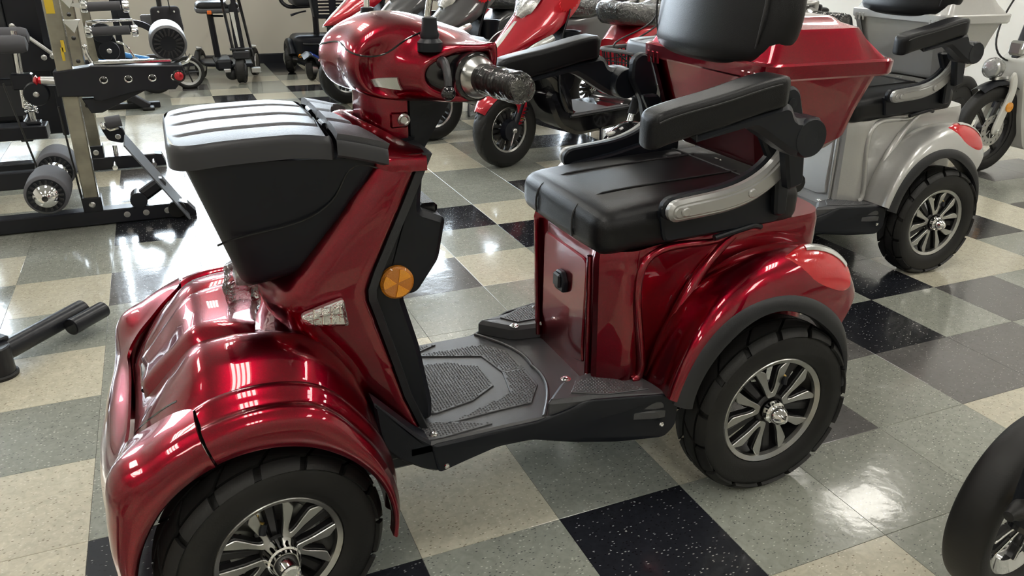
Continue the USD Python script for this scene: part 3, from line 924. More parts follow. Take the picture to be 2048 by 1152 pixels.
def make_scooter(loc, paint, label, ridged=True):
    t = thing("mobility_scooter", label, "mobility scooter", loc)
    D = (-0.25, 0, 0)
    turned = [False]

    def P(name, m, material, smooth=35, parent=t, **k):
        if turned[0]:
            m = move(move(move(m, (-0.045, 0, 0)), rz=0.19), (0.045, 0, 0))
        return part(parent, name, move(m, D), material, smooth, **k)

    # chassis, out of sight for the most part
    P("chassis", [box(-0.20, 0.80, -0.10, 0.10, 0.13, 0.17, 0.01), box(0.60, 0.90, -0.15, 0.15, 0.17, 0.26, 0.02), box(-0.29, -0.26, -0.24, 0.24, 0.165, 0.195, 0.008), tube([(0.778, -0.24, 0.197), (0.778, 0.24, 0.197)], 0.025)], "black_steel")
    # wheels
    for side in (-1, 1):
        set_wheel(t, (-0.275 - 0.25, side * 0.272, 0.182), 0.182, 0.113, 0.112, yaw=0.16, out=side, spin=1.02 if side < 0 else 0.3, hub="cap")
        set_wheel(t, (0.782 - 0.25, side * 0.252, 0.197), 0.197, 0.132, 0.100, yaw=-0.02, out=side, spin=0.44 if side < 0 else 0.1, hub="cone", disc=False)

    # front bodywork
    def seam(y):
        q = np.clip((np.abs(y) - 0.155) / 0.11, 0, 1)
        return 138 - 31 * q * q * (3 - 2 * q)

    cowl = grid(front_skin(lambda y: 0 * y - 2.0, lambda y: seam(y) - 0.9, 0.0, 80), 0.004)
    P("front_cowl", cowl, paint, 60)
    bump = grid(front_skin(lambda y: seam(y), lambda y: 0 * y + 197.0, 0.0, 50, table=_bumper), 0.006)
    P("front_bumper", bump, paint, 60)
    P("cowl_liner", grid(front_skin(lambda y: np.minimum(seam(y) - 8, 130), lambda y: np.minimum(seam(y) + 8, 142), -0.014, 8, lip=False, ymax=0.24), 0.002), "black_plastic")
    # raised nose panel with a scoop at its lower end
    rows = []
    for u in np.linspace(0, 1, 22):
        th = 82 + 44 * u
        hw = 0.125 - 0.060 * u
        ys = np.linspace(-1, 1, 15)
        lift = 0.020 * np.clip((1 - np.abs(ys)) / 0.25, 0, 1) ** 0.6 * min(1, (1 - u) / 0.06 + 0.25)
        p = front_point(np.full(15, th) + 3 * np.abs(ys), ys * hw, 0)
        a = np.radians(th + 3 * np.abs(ys))
        p[:, 0] += lift * np.cos(a)
        p[:, 2] += lift * np.sin(a)
        rows.append(p)
    P("nose_panel", grid(np.array(rows), 0.003), paint, 50)
    sc = front_point(np.array([127.5] * 5), np.linspace(-0.05, 0.05, 5), 0.010)
    P("nose_scoop", tube(sc, 0.007, 8, flat=0.8), "gloss_black")
    for s in (-1, 1):
        gr = [front_point(th, s * yy, 0.0016) for th, yy in zip(np.linspace(112, 136, 14), np.linspace(0.205, 0.13, 14))]
        P("bonnet_groove", tube(gr, 0.0035, 6), "gloss_black")
    # leg shield
    z, _ = xr_table()
    zs = np.unique(np.r_[z, np.linspace(0.25, 0.80, 30)])
    P("leg_shield", ringmesh(shield_rings(0, zs=zs)), paint, 38)
    P("shield_trim", ringmesh(shield_rings(0, zs=zs, dhw=0.003, rear_only=(0.0, 0.016), n=40, r=0.005)), "dark_plastic")
    inner = rounded([(0.048, 0.792), (0.062, 0.79), (0.052, 0.70), (0.052, 0.688), (0.098, 0.668), (0.083, 0.59), (0.040, 0.530), (0.012, 0.528), (0.040, 0.42), (0.062, 0.29), (0.060, 0.252), (0.02, 0.252), (-0.05, 0.50), (-0.06, 0.555), (0.0, 0.70)], 0.010, 4)
    P("inner_panel", prism(inner, -0.125, 0.125, 0.010), "black_plastic")
    P("glovebox_opening", box(0.058, 0.092, -0.095, 0.095, 0.668, 0.690, 0.006), "gloss_black")
    apr = [(x, z) for x, _, z in [(-0.072, -0.197, 0.364), (0.010, -0.197, 0.271), (0.037, -0.197, 0.249), (0.055, -0.197, 0.221), (0.050, -0.197, 0.177), (0.019, -0.197, 0.192), (-0.029, -0.197, 0.226), (-0.056, -0.197, 0.258), (-0.066, -0.197, 0.299)]]
    apr = rounded(apr, 0.008, 3)
    P("shield_apron", [prism(apr, s * 0.150, s * 0.197, 0.005) for s in (-1, 1)] + [box(-0.06, 0.04, -0.15, 0.15, 0.19, 0.262, 0.01)], "black_plastic")
    # collar that wraps the steering column at the top
    vO = [(-0.070, 0.0, 0.843), (-0.059, 0.055, 0.835), (-0.046, 0.105, 0.821), (-0.030, 0.154, 0.804), (-0.004, 0.169, 0.797), (0.050, 0.1685, 0.795)]
    vI = [(-0.043, 0.0, 0.844), (-0.028, 0.045, 0.838), (0.000, 0.074, 0.826), (0.026, 0.094, 0.813), (0.040, 0.112, 0.806), (0.051, 0.122, 0.801)]
    tq = np.linspace(0, 1, 6)
    O_, I_ = PchipInterpolator(tq, vO)(np.linspace(0, 1, 24)), PchipInterpolator(tq, vI)(np.linspace(0, 1, 24))
    O_, I_ = (np.vstack([q[:0:-1] * (1, -1, 1), q]) for q in (O_, I_))
    up = np.array([0, 0, 1.0])
    rows = [O_ - 0.022 * up, O_ - 0.012 * up, O_ * (1, 0.995, 1) - 0.003 * up, O_ * 0.93 + I_ * 0.07, O_ * 0.5 + I_ * 0.5 + 0.002 * up, O_ * 0.08 + I_ * 0.92, I_ - 0.004 * up, I_ - 0.04 * up]
    P("collar", grid(np.array(rows), -0.002), paint, 45)
    P("column_well", lathe([(0.068, 0.76), (0.074, 0.806), (0.05, 0.80)], 24, "z", (0.02, 0, 0)), "black_plastic")
    # turn signals on the sides of the shield
    for s in (-1, 1):
        L = rounded([(-0.180, 0.540, 0.012), (-0.104, 0.560, 0.006), (-0.098, 0.508, 0.006), (-0.170, 0.520, 0.012)], 0.01, 4)
        q = P("turn_signal", prism(L, s * 0.150, s * 0.168, 0.004), "reflector_silver")
        P("lens", prism(offset_ring(L, -0.002), s * 0.160, s * 0.176, 0.006), "clear_film", parent=q)
        P("lens_rib", [prism([(x, 0.520), (x + 0.004, 0.520), (x + 0.006, 0.552), (x + 0.002, 0.552)], s * 0.166, s * 0.1695, 0.001) for x in (-0.160, -0.145, -0.130, -0.115)] + [bar((-0.172, s * 0.168, 0.534), (-0.103, s * 0.168, 0.537), 0.003, 0.003)], "chrome", parent=q)
    for s in (-1, 1):
        q = P("side_reflector", lathe([(0.0, 0.0), (0.031, 0.0), (0.031, 0.008), (0.027, 0.011), (0.0, 0.0115)], 36, "y", (0, 0, 0)) if s > 0 else move(lathe([(0.0, 0.0), (0.031, 0.0), (0.031, -0.008), (0.027, -0.011), (0.0, -0.0115)], 36, "y"), (-0.001, -0.126, 0.562)), "lens_amber_dark") if s < 0 else None
        if s < 0:
            wedge = []
            for k in range(3):
                a0 = 0.35 + k * 2 * PI / 3
                pts = [(0.002 * math.cos(a0 + 0.52), 0.002 * math.sin(a0 + 0.52))] + [(0.0265 * math.cos(a), 0.0265 * math.sin(a)) for a in np.linspace(a0, a0 + PI / 3, 7)]
                wedge.append(move(prism(pts, -0.0135, -0.0105, 0.0005), (-0.001, -0.126, 0.562)))
            P("reflector_wedge", wedge, "lens_amber", parent=q)
    # headlamp under the basket, wrapped in film
    q = P("headlamp", move(lathe([(0.0, -0.030), (0.020, -0.026), (0.024, 0.0), (0.022, 0.02), (0.0, 0.03)], 28, "x"), (-0.240, 0, 0.566)), "reflector_silver")
    fl = ball(0.042, (0, 0, 0), (0.7, 0.9, 1.15), 3)
    fl.vertices += (meshkit.noise(fl.vertices * 60, 3)[:, None] - 0.5) * 0.022 * (fl.vertices / 0.042)
    fl.vertices[:, 2] -= np.clip(-fl.vertices[:, 2], 0, 1) * 0.9
    P("headlamp_film", move(fl, (-0.258, -0.010, 0.548)), "clear_film", 60)
    # front basket
    rings = []
    for u in np.linspace(0, 1, 16):
        x0, x1 = -0.262 - 0.066 * u, -0.146 + 0.130 * u
        zz0, zz1 = 0.588 + 0.225 * u, 0.608 + 0.190 * u
        hw = 0.112 + 0.044 * u
        if u == 0:
            pass
        p = resample(rounded([(x0, -hw, 0.045), (x1, -hw, 0.012), (x1, hw, 0.012), (x0, hw, 0.045)], 0.03, 6), 48)
        zz = zz0 + (zz1 - zz0) * (p[:, 0] - x0) / (x1 - x0)
        rings.append(np.c_[p, zz])
    r0 = rings[0].copy()
    c0 = r0.mean(0)
    r0 = c0 + (r0 - c0) * (0.90, 0.90, 1) - (0, 0, 0.010)
    bk = P("basket", ringmesh(np.array([r0] + rings)), "black_plastic", 40)
    for s in (-1, 1):
        ln = smooth_path([(-0.292, s * 0.1335, 0.672), (-0.20, s * 0.1365, 0.690), (-0.135, s * 0.1395, 0.708), (-0.098, s * 0.144, 0.740), (-0.080, s * 0.1495, 0.775), (-0.03, s * 0.1515, 0.780)], 30)
        P("basket_crease", tube(ln, 0.0018, 6), "gloss_black", parent=bk)

    def lid_top(x, y):
        c = PchipInterpolator([-0.35, -0.26, -0.17, -0.10, -0.06, 0.02], [0.838, 0.848, 0.850, 0.842, 0.833, 0.806])(x)
        g = 0
        for y0 in (-0.088, 0.0, 0.088):
            d = (y - y0) / 0.012
            g = g + np.where((d > -1) & (d < 1), -(1 + np.cos(PI * d)) / 2, 0.0)
            g = g + 0.6 * np.clip((y0 - y) / 0.012, 0, 1) * 0
        endf = np.clip((x + 0.333) / 0.02, 0, 1)
        return c + 0.0052 * g * endf - 0.004 * (np.abs(y) / 0.16) ** 4

    def lid(x0, x1, round0, round1):
        out = resample(rounded([(x0, -0.163, round0), (x1, -0.163, round1), (x1, 0.163, round1), (x0, 0.163, round0)], 0.02, 7), 120)
        cx = np.array([(x0 + x1) / 2, 0])
        rings = [np.c_[out, np.full(120, 0)]]
        V = []
        for f, dz in ((1.0, -0.036), (1.0, -0.012), (0.985, -0.0035), (0.965, 0.0)):
            p = cx + (out - cx) * f
            V.append(np.c_[p, lid_top(p[:, 0], p[:, 1]) + dz])
        side = ringmesh(np.array(V), cap=False)
        inner = cx + (out - cx) * 0.965
        nx, ny = 34, 90
        gx, gy = np.meshgrid(np.linspace(inner[:, 0].min(), inner[:, 0].max(), nx), np.linspace(inner[:, 1].min(), inner[:, 1].max(), ny), indexing="ij")
        hw = np.full(nx, 0.0)
        X = gx[:, 0]
        for i, xx in enumerate(X):
            hw[i] = max(abs(np.interp(xx, *(lambda q: (q[np.argsort(q[:, 0]), 0], q[np.argsort(q[:, 0]), 1]))(inner[inner[:, 1] < 0]))), 0.02)
        gy = gy / np.abs(gy).max() * hw[:, None]
        top = grid(np.stack([gx, gy, lid_top(gx, gy)], -1))
        if top.face_normals[:, 2].mean() < 0:
            top.faces = top.faces[:, ::-1]
        return side, top

    sd, tp = lid(-0.345, -0.100, 0.055, 0.004)
    ld = P("basket_lid", sd, "lid_plastic", 40)
    P("lid_top", tp, "lid_grain", 40, parent=ld)
    ys = np.linspace(-0.163, 0.163, 45)
    xe = np.interp(np.abs(ys), [0, 0.05, 0.105, 0.150, 0.163], [-0.074, -0.063, -0.049, -0.026, -0.014])
    rows = []
    for k in np.linspace(0, 1, 12):
        X = -0.096 + (xe + 0.096) * k
        rows.append(np.stack([X, ys, lid_top(X, ys) - 0.004 * (np.abs(ys) / 0.163) ** 6], -1))
    rows = np.array(rows)
    P("basket_lid_rear", grid(rows, -0.012), "lid_grain", 40)
    for s in (-1, 1):
        e = rows[:, 0 if s < 0 else -1]
        P("lid_skirt", grid(np.array([e + (0, 0, 0.0005), e + (0, s * 0.003, -0.006), e + (0, s * 0.003, -0.022), e + (0, 0, -0.024)]), 0.003 * s), "lid_plastic", 40)
    for y in (-0.062, 0.062):
        P("lid_hinge", tube([(-0.098, y - 0.018, 0.8405), (-0.098, y + 0.018, 0.8405)], 0.0045, 8), "gloss_black", parent=ld)

    # steering column and head
    rings = []
    for Z in np.linspace(0.775, 0.895, 8):
        k = (Z - 0.775) / 0.12
        p = resample(rounded([(-0.028 + 0.004 * k, -0.060, 0.04), (0.052, -0.064, 0.006), (0.052, 0.064, 0.006), (-0.028 + 0.004 * k, 0.060, 0.04)], 0.02, 7), 40)
        rings.append(np.c_[p, np.full(40, Z)])
    colm = P("steering_column", ringmesh(np.array(rings)), paint)
    P("column_rear", hull([(0.056, s * 0.060, z) for s in (-1, 1) for z in (0.79, 0.89)] + [(0.085, s * 0.045, 0.78) for s in (-1, 1)] + [(0.15, s * 0.045, 0.885) for s in (-1, 1)]), "black_plastic", parent=colm)
    lk = P("key_lock", [box(0.018, 0.052, -0.0655, -0.055, 0.822, 0.852, 0.004)], paint, parent=colm)
    P("lock_barrel", lathe([(0.011, -0.064), (0.011, -0.070), (0.008, -0.0715), (0.006, -0.070), (0.0, -0.070)], 20, "y", (0.042, 0, 0.838)), "steel", parent=colm)
    # head cowl: sections along y
    ysec, ctrl = HEAD_Y, HEAD_C
    yq = np.linspace(0, 0.160, 22)
    half = HEAD_F(yq)
    cc = np.array([0.091, 0.923])
    lips = [cc + (half[-1] - cc) * f for f in ((0.95, 0.93), (0.87, 0.81), (0.80, 0.70), (0.77, 0.66))]
    lipy = [0.1625, 0.1630, 0.1605, 0.150]
    rings = [np.c_[q[:, 0], np.full(48, -yy_), q[:, 1]] for q, yy_ in zip(lips[::-1], lipy[::-1])] + [np.c_[half[i][:, 0], np.full(48, -yq[i]), half[i][:, 1]] for i in range(len(yq) - 1, 0, -1)] + [np.c_[half[i][:, 0], np.full(48, yq[i]), half[i][:, 1]] for i in range(len(yq))] + [np.c_[q[:, 0], np.full(48, yy_), q[:, 1]] for q, yy_ in zip(lips, lipy)]
    turned[0] = True
    head = P("head_cowl", ringmesh(skew(np.array(rings))), paint, 50)
    # crown panel line, side light, lever opening
    uy = [(0.3206, -0.0954), (0.2916, -0.1066), (0.2511, -0.1136), (0.1957, -0.1205), (0.1385, -0.1237), (0.093, -0.1193), (0.0621, -0.1068), (0.0451, -0.0878), (0.0388, -0.0661), (0.0401, -0.042), (0.044, -0.02), (0.046, 0.0)]
    ln = [on_head(u, y, 0.0004) for u, y in CubicSpline(np.linspace(0, 1, 12), uy)(np.linspace(0, 1, 50))]
    ln = ln + [(x, -y, zz) for x, y, zz in ln[-2::-1]]
    P("panel_line", tube(ln, 0.0016, 6), "gloss_black", parent=head)
    for s in (-1, 1):
        lens = np.array([[on_head(u0 + (u1 - u0) * v, s * y, 0.003) for v in np.linspace(0, 1, 6)] for u0, u1, y in zip(np.linspace(0.9228, 0.9565, 10), np.linspace(0.8813, 0.8788, 10), np.linspace(0.1105, 0.1463, 10))])
        pl = P("position_light", grid(lens, 0.006), "reflector_silver", parent=head)
        P("light_film", grid(lens + np.array([-0.001, s * 0.003, 0]), 0.004), "thin_film", parent=head)
        # black recess and lever on each side
        rc = prism(rounded([tuple(q) for q in lips[-1][::3]], 0.004, 2), s * 0.10, s * 0.1515, 0.001)
        rc.vertices = skew(rc.vertices)
        P("lever_recess", rc, "gloss_black", parent=head)
        P("dash_rear", hull([(0.125, s * y, zz) for y in (0.02, 0.150) for zz in (0.885, 0.966)] + [(0.185, s * y, zz) for y in (0.02, 0.08) for zz in (0.89, 0.970)] + [(0.160, s * y, zz) for y in (0.02, 0.145) for zz in (0.89, 0.965)] + [(0.140, s * 0.175, 0.945), (0.140, s * 0.175, 0.895), (0.10, s * 0.175, 0.94), (0.10, s * 0.175, 0.895)]), "black_plastic", parent=head)
        gx = lambda y: 0.112
        P("grip_collar", move(lathe([(0.0, -0.004), (0.030, -0.004), (0.034, 0.0), (0.034, 0.003), (0.030, 0.009), (0.024, 0.016), (0.0, 0.018)], 32, "y"), (0, 0, 0)).apply_transform(np.array([[1, 0, 0, gx(0.165)], [0, s, 0, s * 0.178], [0, 0, 1, 0.919], [0, 0, 0, 1]])), "steel", parent=head)
        P("grip_housing", lathe([(0.0, s * 0.140), (0.036, s * 0.142), (0.040, s * 0.160), (0.040, s * 0.172), (0.034, s * 0.176), (0.0, s * 0.176)], 32, "y", (gx(0), 0, 0.919)), "gloss_black", parent=head)
        ys_ = np.linspace(0.18, 0.300, 40)
        rr = 0.0185 + 0.0015 * (np.arange(40) % 3 == 0)
        g = P("hand_grip", tube([(gx(y), s * y, 0.919) for y in ys_], rr, 20), "rubber", parent=head)
        yf = np.linspace(0.184, 0.312, 30)
        rf = 0.0235 + 0.0022 * meshkit.noise(np.c_[yf * 90, yf * 0, yf * 0], 5) - 0.004 * (yf > 0.303)
        fm = tube([(gx(y), s * y, 0.919) for y in yf], rf, 28)
        fm.vertices += (meshkit.noise(fm.vertices * 120, 9)[:, None] - 0.5) * 0.0012
        P("grip_film", fm, "thin_film", 60, parent=head)
        P("grip_end", lathe([(0.0, 0.296 * s), (0.021, 0.297 * s), (0.021, 0.307 * s), (0.012, 0.311 * s), (0.0, 0.311 * s)], 20, "y", (gx(0.31), 0, 0.919)), "wrap_film", parent=head)
        lv = smooth_path([(0.060, s * 0.148, 0.942), (0.052, s * 0.172, 0.945), (0.042, s * 0.198, 0.934), (0.036, s * 0.212, 0.914)], 18)
        P("brake_lever", tube(lv, np.linspace(0.0075, 0.0062, 18), 12, flat=1.2), "dark_plastic", parent=head)
        P("lever_ball", ball(0.0115, (0.034, s * 0.215, 0.905), sub=3), "gloss_black", parent=head)
        mb = (0.056, s * 0.119, 0.966)
        P("mirror_boot", lathe([(0.021, -0.008), (0.021, 0.006), (0.015, 0.012), (0.016, 0.018), (0.0135, 0.024), (0.012, 0.044), (0.006, 0.046)], 24, "z", mb), "black_plastic", parent=head)
        st = smooth_path([mb, (0.056, s * 0.119, 1.030), (0.060, s * 0.127, 1.055), (0.072, s * 0.165, 1.105), (0.080, s * 0.20, 1.15)], 20)
        P("mirror_stem", tube(st, 0.0055, 12), "chrome", parent=head)
        P("mirror", move(rbox(0.02, 0.12, 0.075, 0.01, 8), (0.086, s * 0.225, 1.19)), "black_plastic", parent=head)

    turned[0] = False
    # footboard
    fb = rounded([(-0.02, -0.197), (0.262, -0.197, 0.03), (0.34, -0.215), (0.50, -0.262), (0.545, -0.262), (0.545, 0.262), (0.50, 0.262), (0.34, 0.215), (0.262, 0.197, 0.03), (-0.02, 0.197)], 0.015, 4)
    foot = P("footboard", prism(fb, 0.225, 0.250, 0.005, "z"), "foot_plastic")
    for s in (-1, 1):
        st = [(0.275, s * 0.198), (0.345, s * 0.130), (0.42, s * 0.120), (0.50, s * 0.150), (0.53, s * 0.260), (0.50, s * 0.262), (0.36, s * 0.215)]
        sm = prism(rounded(st, 0.014, 4), 0.245, 0.286, 0.008, "z")
        P("foot_step", sm, "foot_plastic", parent=foot)
        sk = rounded([(0.033, 0.246), (0.262, 0.246), (0.31, 0.262), (0.36, 0.284), (0.515, 0.284), (0.545, 0.27), (0.545, 0.205), (0.52, 0.180), (0.42, 0.178), (0.33, 0.186), (0.24, 0.206), (0.17, 0.208), (0.10, 0.192), (0.046, 0.178)], 0.012, 4)
        pr = prism(sk, -0.006, 0.006, 0.004)
        v = pr.vertices
        v[:, 1] += -(0.196 + np.interp(v[:, 0], [0.0, 0.27, 0.52, 0.56], [0.0, 0.003, 0.064, 0.066]))
        if s > 0:
            pr = flip_y(pr)
        P("side_skirt", pr, "black_plastic")
        for sx, sz in ((0.062, 0.193), (0.505, 0.220)):
            P("skirt_screw", screw((sx, s * (0.202 if sx < 0.3 else 0.270), sz), "y", 0.006, s), "chrome", 20)

    def tread(poly, z0, name, parent=foot):
        """A raised pad with rows of small studs."""
        pg = Polygon(poly)
        base = prism(poly, z0 - 0.001, z0 + 0.0025, 0.001, "z")
        studs = []
        from shapely.geometry import Point
        x0, y0, x1, y1 = pg.bounds
        inner = pg.buffer(-0.004)
        tri = np.array([(-1, -1, 0), (1, -1, 0), (1, 1, 0), (-1, 1, 0), (0, 0, 1.0)])
        fa = np.array([(0, 1, 4), (1, 2, 4), (2, 3, 4), (3, 0, 4)])
        V, F, n = [], [], 0
        for i, X in enumerate(np.arange(x0, x1, 0.0062)):
            for Y in np.arange(y0 + (i % 2) * 0.0035, y1, 0.0070):
                if inner.contains(Point(X, Y)):
                    V.append(tri * (0.0024, 0.0029, 0.0017) + (X, Y, z0 + 0.0024))
                    F.append(fa + n)
                    n += 5
        P(name, cat(base, tm(np.vstack(V), np.vstack(F))) if V else base, "foot_plastic", False, parent=parent, kind=None)

    tread([(0.02, -0.085), (0.075, -0.105), (0.160, -0.088), (0.222, -0.048), (0.225, 0.048), (0.160, 0.088), (0.075, 0.105), (0.02, 0.085)], 0.2505, "tread_pad")
    for s in (-1, 1):
        tread([(x, s * y) for x, y in ((0.075, 0.150), (0.175, 0.112), (0.245, 0.085), (0.262, 0.0), (0.315, 0.0), (0.312, 0.080), (0.270, 0.140), (0.20, 0.142))], 0.2505, "tread_pad")
        tread([(x, s * y) for x, y in ((0.02, 0.188), (0.02, 0.128), (0.055, 0.130), (0.165, 0.176), (0.165, 0.182), (0.06, 0.191))], 0.2505, "tread_pad")
        tread([(x, s * y) for x, y in ((0.335, 0.188), (0.365, 0.150), (0.43, 0.150), (0.49, 0.235), (0.40, 0.222))], 0.2865, "tread_pad")
        P("ridge", tube(smooth_path([(0.272, s * 0.195, 0.251), (0.300, s * 0.150, 0.252), (0.330, s * 0.085, 0.252), (0.335, 0, 0.252)], 20), 0.004, 8), "foot_plastic", parent=foot)
    for sx, sy, sz in ((0.045, -0.175, 0.2515), (0.045, 0.175, 0.2515), (0.060, -0.078, 0.2525), (0.350, -0.135, 0.287), (0.350, 0.135, 0.287)):
        P("foot_screw", lathe([(0.011, 0), (0.011, 0.0012), (0.0085, 0.0016), (0.007, 0.004), (0.003, 0.005), (0.0, 0.003)], 18, "z", (sx, sy, sz)), "chrome", 20, parent=foot)

    # seat base
    def plan(zz):
        k = (zz - 0.25) / 0.32
        f = 0.012 * k
        return [(0.415 - f * 0.6, -0.118), (0.405 - f, -0.150, 0.012), (0.470 - f, -0.190, 0.020), (0.520, -0.178, 0.02), (0.930, -0.186, 0.06), (0.955, -0.12, 0.06), (0.955, 0.12, 0.06), (0.930, 0.186, 0.06), (0.520, 0.178, 0.02), (0.470 - f, 0.190, 0.02), (0.405 - f, 0.150, 0.012), (0.415 - f * 0.6, 0.118)]

    rings = []
    for zz in np.r_[np.linspace(0.250, 0.555, 10), 0.566, 0.572]:
        p = resample(rounded(plan(zz), 0.008, 5), 110)
        if zz > 0.56:
            c = np.array([0.68, 0])
            p = c + (p - c) * (1 - (zz - 0.555) * 0.9)
        tilt = (p[:, 0] - 0.41) * 0.06
        rings.append(np.c_[p, zz + tilt * (zz - 0.25) / 0.32])
    sb = P("seat_base", ringmesh(np.array(rings)), paint, 32)
    fp = rounded([(-0.105, 0.300), (-0.098, 0.330), (-0.100, 0.535, 0.02), (0.100, 0.535, 0.02), (0.098, 0.330), (0.062, 0.288), (-0.062, 0.288)], 0.008, 4)
    pm = prism(fp, 0.404, 0.416, 0.003, "x")
    P("front_panel", pm, paint, parent=sb)
    for s in (-1, 1):
        P("panel_ridge", tube(smooth_path([(0.407, s * 0.122, 0.262), (0.402, s * 0.124, 0.40), (0.396, s * 0.126, 0.555)], 10), 0.006, 10), paint, parent=sb)
        P("side_ridge", tube(smooth_path([(0.545, s * 0.196, 0.30), (0.575, s * 0.190, 0.42), (0.640, s * 0.184, 0.525), (0.700, s * 0.180, 0.578)], 16), np.linspace(0.020, 0.010, 16), 12), paint, parent=sb)
        P("corner_ridge", tube(smooth_path([(0.478, s * 0.187, 0.285), (0.474, s * 0.187, 0.50), (0.490, s * 0.184, 0.552), (0.56, s * 0.178, 0.572), (0.69, s * 0.178, 0.582)], 24), 0.009, 10), paint, parent=sb)
    so = P("charging_socket", prism(rounded([(-0.022, 0.430), (-0.026, 0.455), (-0.012, 0.476), (0.014, 0.474), (0.024, 0.452), (0.018, 0.428)], 0.005, 3), 0.392, 0.406, 0.003, "x"), "black_plastic", parent=sb)
    P("socket_cover", box(0.386, 0.394, -0.014, 0.016, 0.438, 0.470, 0.004), "dark_plastic", parent=sb)
    for y, zz in ((-0.128, 0.282), (0.158, 0.315), (0.10, 0.300)):
        P("base_screw", screw((0.404 if abs(y) < 0.15 else 0.412, y, zz), "x", 0.005, -1), "chrome", 20, parent=sb)
    for s in (-1, 1):
        fd = P("rear_fender", rear_fender(s), paint, 60)
        P("fender_flare", rear_flare(s), "dark_plastic", 40, parent=fd)
        # tail light wraps round the rear corner of the fender
        up = CubicSpline(np.linspace(0, 1, 6), [(85, .58), (77, .73), (69, .83), (60, .76), (54.5, .60), (53, .42)])(np.linspace(0, 1, 16))
        lo = CubicSpline(np.linspace(0, 1, 6), [(85, .56), (81, .40), (74, .26), (66, .235), (58, .28), (53, .36)])(np.linspace(0, 1, 16))
        def lift_rows(k):
            return np.array([[fender_point(*(a_ + (b_ - a_) * v), s, k * math.sin(PI * v) ** 0.4 * min(1, 0.25 + 6 * w_) + 0.001) for v in np.linspace(0, 1, 12)] for a_, b_, w_ in zip(up, lo, np.linspace(0, 1, 16))])

        rows = lift_rows(0.008)
        sg = -s
        tl = P("tail_light", grid(rows[:, :], 0.010 * (-1 if s < 0 else 1)), "lens_red", 50, parent=fd)
        off = np.array([0.0012, s * 0.0012, 0.0012])
        P("reverse_lens", grid(lift_rows(0.0105)[4:12, 2:6], 0.002 * (-1 if s < 0 else 1)), "reflector_silver", 50, parent=fd)
        fmv = lift_rows(0.0125)
        fmv += (meshkit.noise(fmv * 45, 4)[..., None] - 0.5) * 0.0022
        hg = P("seat_latch_bar", tube(fillet([(0.640, s * 0.197, 0.585), (0.735, s * 0.197, 0.600), (0.760, s * 0.190, 0.592)], 0.01), 0.0065, 10), "black_plastic", parent=sb)

    # seat: hinge pan, cushion, piping
    P("seat_pan", box(0.430, 0.880, -0.165, 0.165, 0.572, 0.605, 0.008), "black_plastic")
    cu = rbox(0.50, 0.376, 0.092, 0.034, 26)
    v = cu.vertices
    v[:, 2] += 0.010 * np.clip(v[:, 2] / 0.046, 0, 1) * (1 - (v[:, 1] / 0.188) ** 2) - 0.008 * np.clip(v[:, 2] / 0.046, 0, 1) * (np.clip(-v[:, 0] / 0.25, 0, 1)) ** 3
    v[:, 0] *= 1 - 0.03 * (v[:, 1] / 0.188) ** 2
    v[:, 2] += (v[:, 0] + 0.25) * 0.035
    seat_c = np.array([0.625, 0, 0.612])
    cu.vertices = v + seat_c
    st = P("seat_cushion", cu, "leather", 60)

    def on_seat(x, y, lift=0.001):
        X, Y = x - seat_c[0], y
        zt = 0.046 + 0.010 * (1 - (Y / 0.188) ** 2) - 0.008 * np.clip(-X / 0.25, 0, 1) ** 3 + (X + 0.25) * 0.035
        ex = max(0.0, abs(X) - (0.25 - 0.034))
        ey = max(0.0, abs(Y) - (0.188 - 0.034))
        dz = 0.034 - math.sqrt(max(0.0, 0.034 ** 2 - ex * ex - ey * ey))
        return (x, y, seat_c[2] + zt - dz + lift)

    for s in (-1, 1):
        pts = [on_seat(x, s * 0.078) for x in np.linspace(0.772, 0.408, 22)]
        pts = pts[:-2] + [(0.3865, s * 0.080, 0.6485), (0.3775, s * 0.082, 0.636), (0.3738, s * 0.083, 0.620), (0.3738, s * 0.084, 0.600), (0.3765, s * 0.084, 0.585)]
        P("seat_piping", tube(pts, 0.0022, 8), "thread", parent=st)
    P("seat_piping", tube([on_seat(0.775 - 0.02 * (1 - (y / 0.17) ** 2), y) for y in np.linspace(-0.168, 0.168, 24)], 0.0022, 8), "thread", parent=st)
    P("seat_piping", tube([(0.80, -0.1835, 0.648), (0.60, -0.1845, 0.640), (0.47, -0.1850, 0.632), (0.418, -0.1822, 0.616), (0.400, -0.176, 0.596)], 0.0022, 8), "thread", parent=st)
    P("seat_rear_roll", tube([(0.862, y, 0.668) for y in np.linspace(-0.17, 0.17, 12)], 0.020, 12), "leather", parent=st)
    P("seat_tag", tube(smooth_path([(0.80, 0.03, 0.676), (0.795, 0.022, 0.682), (0.80, 0.012, 0.679), (0.792, 0.004, 0.683)], 12), 0.0022, 6), "white_paint", parent=st)

    # arm brackets and armrests
    cl = np.array([(0.520, 0.0, 0.664), (0.60, 0.0, 0.670), (0.68, 0.0, 0.685), (0.735, 0.0, 0.715), (0.768, 0.0, 0.755), (0.778, 0.0, 0.82)])
    cl = smooth_path(cl, 30)
    tg = np.gradient(cl, axis=0)
    tg /= np.linalg.norm(tg, axis=1, keepdims=True)
    nm = np.stack([-tg[:, 2], tg[:, 1], tg[:, 0]], 1)
    hw = 0.021 + 0.002 * np.sin(np.linspace(0, PI, 30))

    def strap(w, ext=0.0):
        a, b = cl + nm * (hw * w)[:, None], cl - nm * (hw * w)[:, None]
        e0 = [cl[0] + (hw[0] * w) * (nm[0] * math.cos(q) - tg[0] * math.sin(q)) for q in np.linspace(PI, 0, 8)[1:-1]]
        return [(p[0], p[2]) for p in list(a) + list(b[::-1]) + e0]

